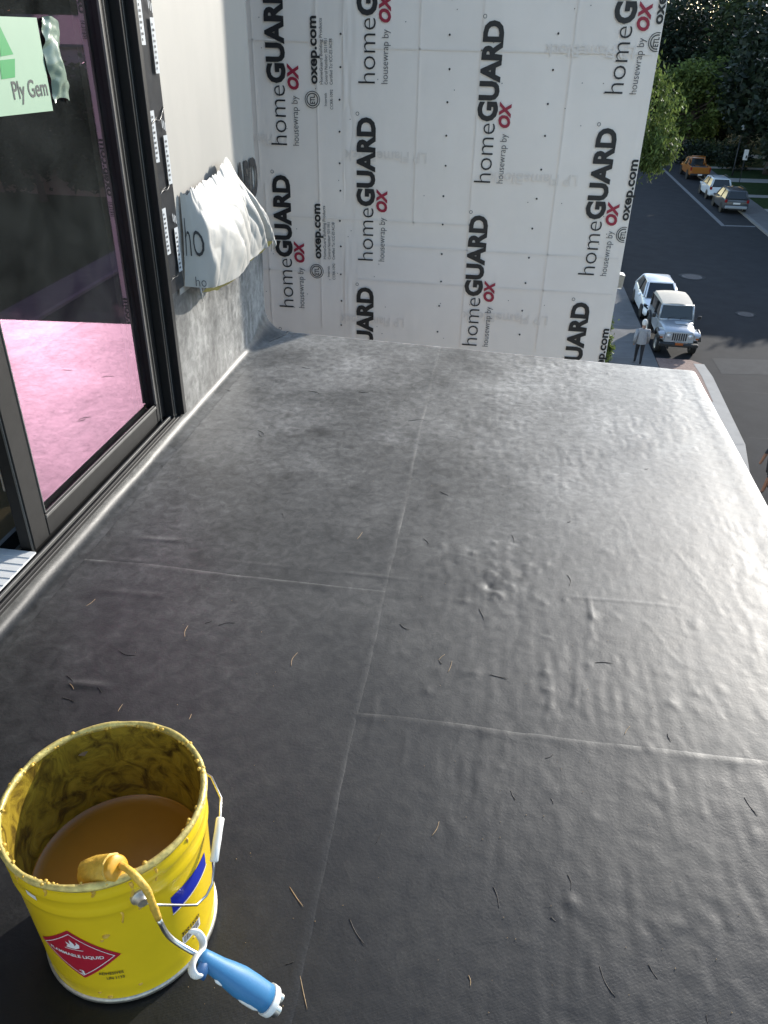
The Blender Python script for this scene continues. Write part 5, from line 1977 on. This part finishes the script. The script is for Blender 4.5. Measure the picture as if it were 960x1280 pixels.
W4 = [('x', 1.2, 1.0, 1.1, 1.5)]
house2('house', 'tan sided house across the road, nearest beyond the picture edge', 22.8, 60.6, 40, 75, 10.2, 1.9, 'tan_siding',
       [('x', 69.4, 1.2, 1.4, 1.8), ('x', 63, 5.6, 1.4, 1.8), ('x', 69.4, 5.6, 1.4, 1.8), ('y', 26.7, 5.6, 1.4, 1.8), ('y', 31.5, 5.6, 1.4, 1.8), ('y', 26.7, 1.3, 1.4, 1.8)])
house2('house', 'blue grey sided house behind the white sign at the picture edge', 28.0, 84, 42, 97, 9.2, 2.8, 'blue_siding',
       [('x', 85, 1.3, 1.4, 1.8), ('x', 91.5, 1.3, 1.4, 1.8), ('x', 86, 5.6, 1.4, 1.8), ('x', 91.5, 5.6, 1.4, 1.8), ('y', 29.4, 5.6, 1.3, 1.8), ('y', 29.4, 1.4, 1.3, 1.8), ('y', 34, 5.6, 1.3, 1.8)])
for k, (x, y, h, r) in enumerate([(26.5, 58.2, 9.6, 3.0), (31.5, 57.5, 10.0, 3.4), (37, 58, 10.5, 3.6), (23.6, 78, 13, 3.6), (44, 68, 17, 6.5), (50, 52, 16, 6.5), (46, 84, 19, 7), (42, 104, 24, 8.5), (58, 76, 23, 8.5), (62, 104, 26, 9.5)]):
    tree('dark_tree', 'leafy garden tree %s the tan house, outside the picture' % ['before the corner of', 'before the middle of', 'before the far end of', 'between the blue house and', 'behind', 'to the right of', 'far behind', 'tallest beyond the garden of', 'tallest to the right of', 'farthest of all from'][k], (x, y, KZ), h,
         [(x, y, KZ + h * .66, r, r, h * .30), (x + .4 * r, y - .1 * r, KZ + h * .36, r * .9, r * .8, h * .24)], 80 if k > 3 else 60, .95 if k > 3 else .55, 'leaf_dark' if k % 2 else 'leaf_mid', 130 + k, nclump=60, trunk_r=.25, spread=.5)

# more of the same street to the right, outside the picture
house2('house', 'tan sided house further back along the road, outside the picture', 28.0, -16.0, 40, -4, 9.5, 2.2, 'tan_siding', [('x', -12, 1.0, 1.2, 1.5), ('x', -6, 4.4, 1.2, 1.5)])
house2('house', 'blue grey sided house opposite the deck, outside the picture', 28.0, 4.0, 40, 16, 9.5, 2.2, 'blue_siding', [('x', 6, 1.0, 1.2, 1.5), ('x', 12, 4.4, 1.2, 1.5)])
for k, (x, y, h, r) in enumerate([(24.5, 27, 12, 4.6), (25, 15, 14, 5.2), (24.5, 1, 14, 5.2), (25, -13, 15, 5.6), (39, 39, 15, 6.0), (41, 25, 17, 7)]):
    tree('dark_tree', 'leafy street tree opposite the deck, outside the picture, number %s along the road' % ['one', 'two', 'three', 'four', 'five', 'six'][k], (x, y, KZ), h,
         [(x, y, KZ + h * .68, r, r, h * .32), (x + .4 * r, y - .3 * r, KZ + h * .45, r * .8, r * .8, h * .22)], 34, .7, 'leaf_dark', 90 + k, nclump=60, trunk_r=.3, spread=.5)

# street sign and lamp
p = gz(924, 228, KZ)
t = thing('street_sign', 'white upright street sign on a thin dark pole by the far lawns', 'sign', (p.x, p.y, KZ))
MB().tube([(0, 0, 0), (0, 0, 2.9)], .035, 8).build('pole', 'iron', t, True)
MB().box((-.20, -.055, 1.95), (.20, -.037, 2.85), .006).build('plate', 'label_white', t)
MB().box((.02, -.060, 2.1), (.14, -.0565, 2.35)).build('plate_mark', 'ink_black', t)
t = thing('street_lamp', 'dark street lamp post with a pale globe above the white sign', 'street lamp', (p.x + .35, p.y + 4.5, KZ))
MB().tube([(0, 0, 0), (0, 0, .8), (0, 0, 4.0)], [.09, .06, .045], 10).build('post', 'iron', t, True)
MB().lathe([(.05, 3.98), (.16, 4.08), (.22, 4.28), (.17, 4.5), (.06, 4.62), (.002, 4.66)], seg=18).build('globe', 'lamp_clear', t, True)
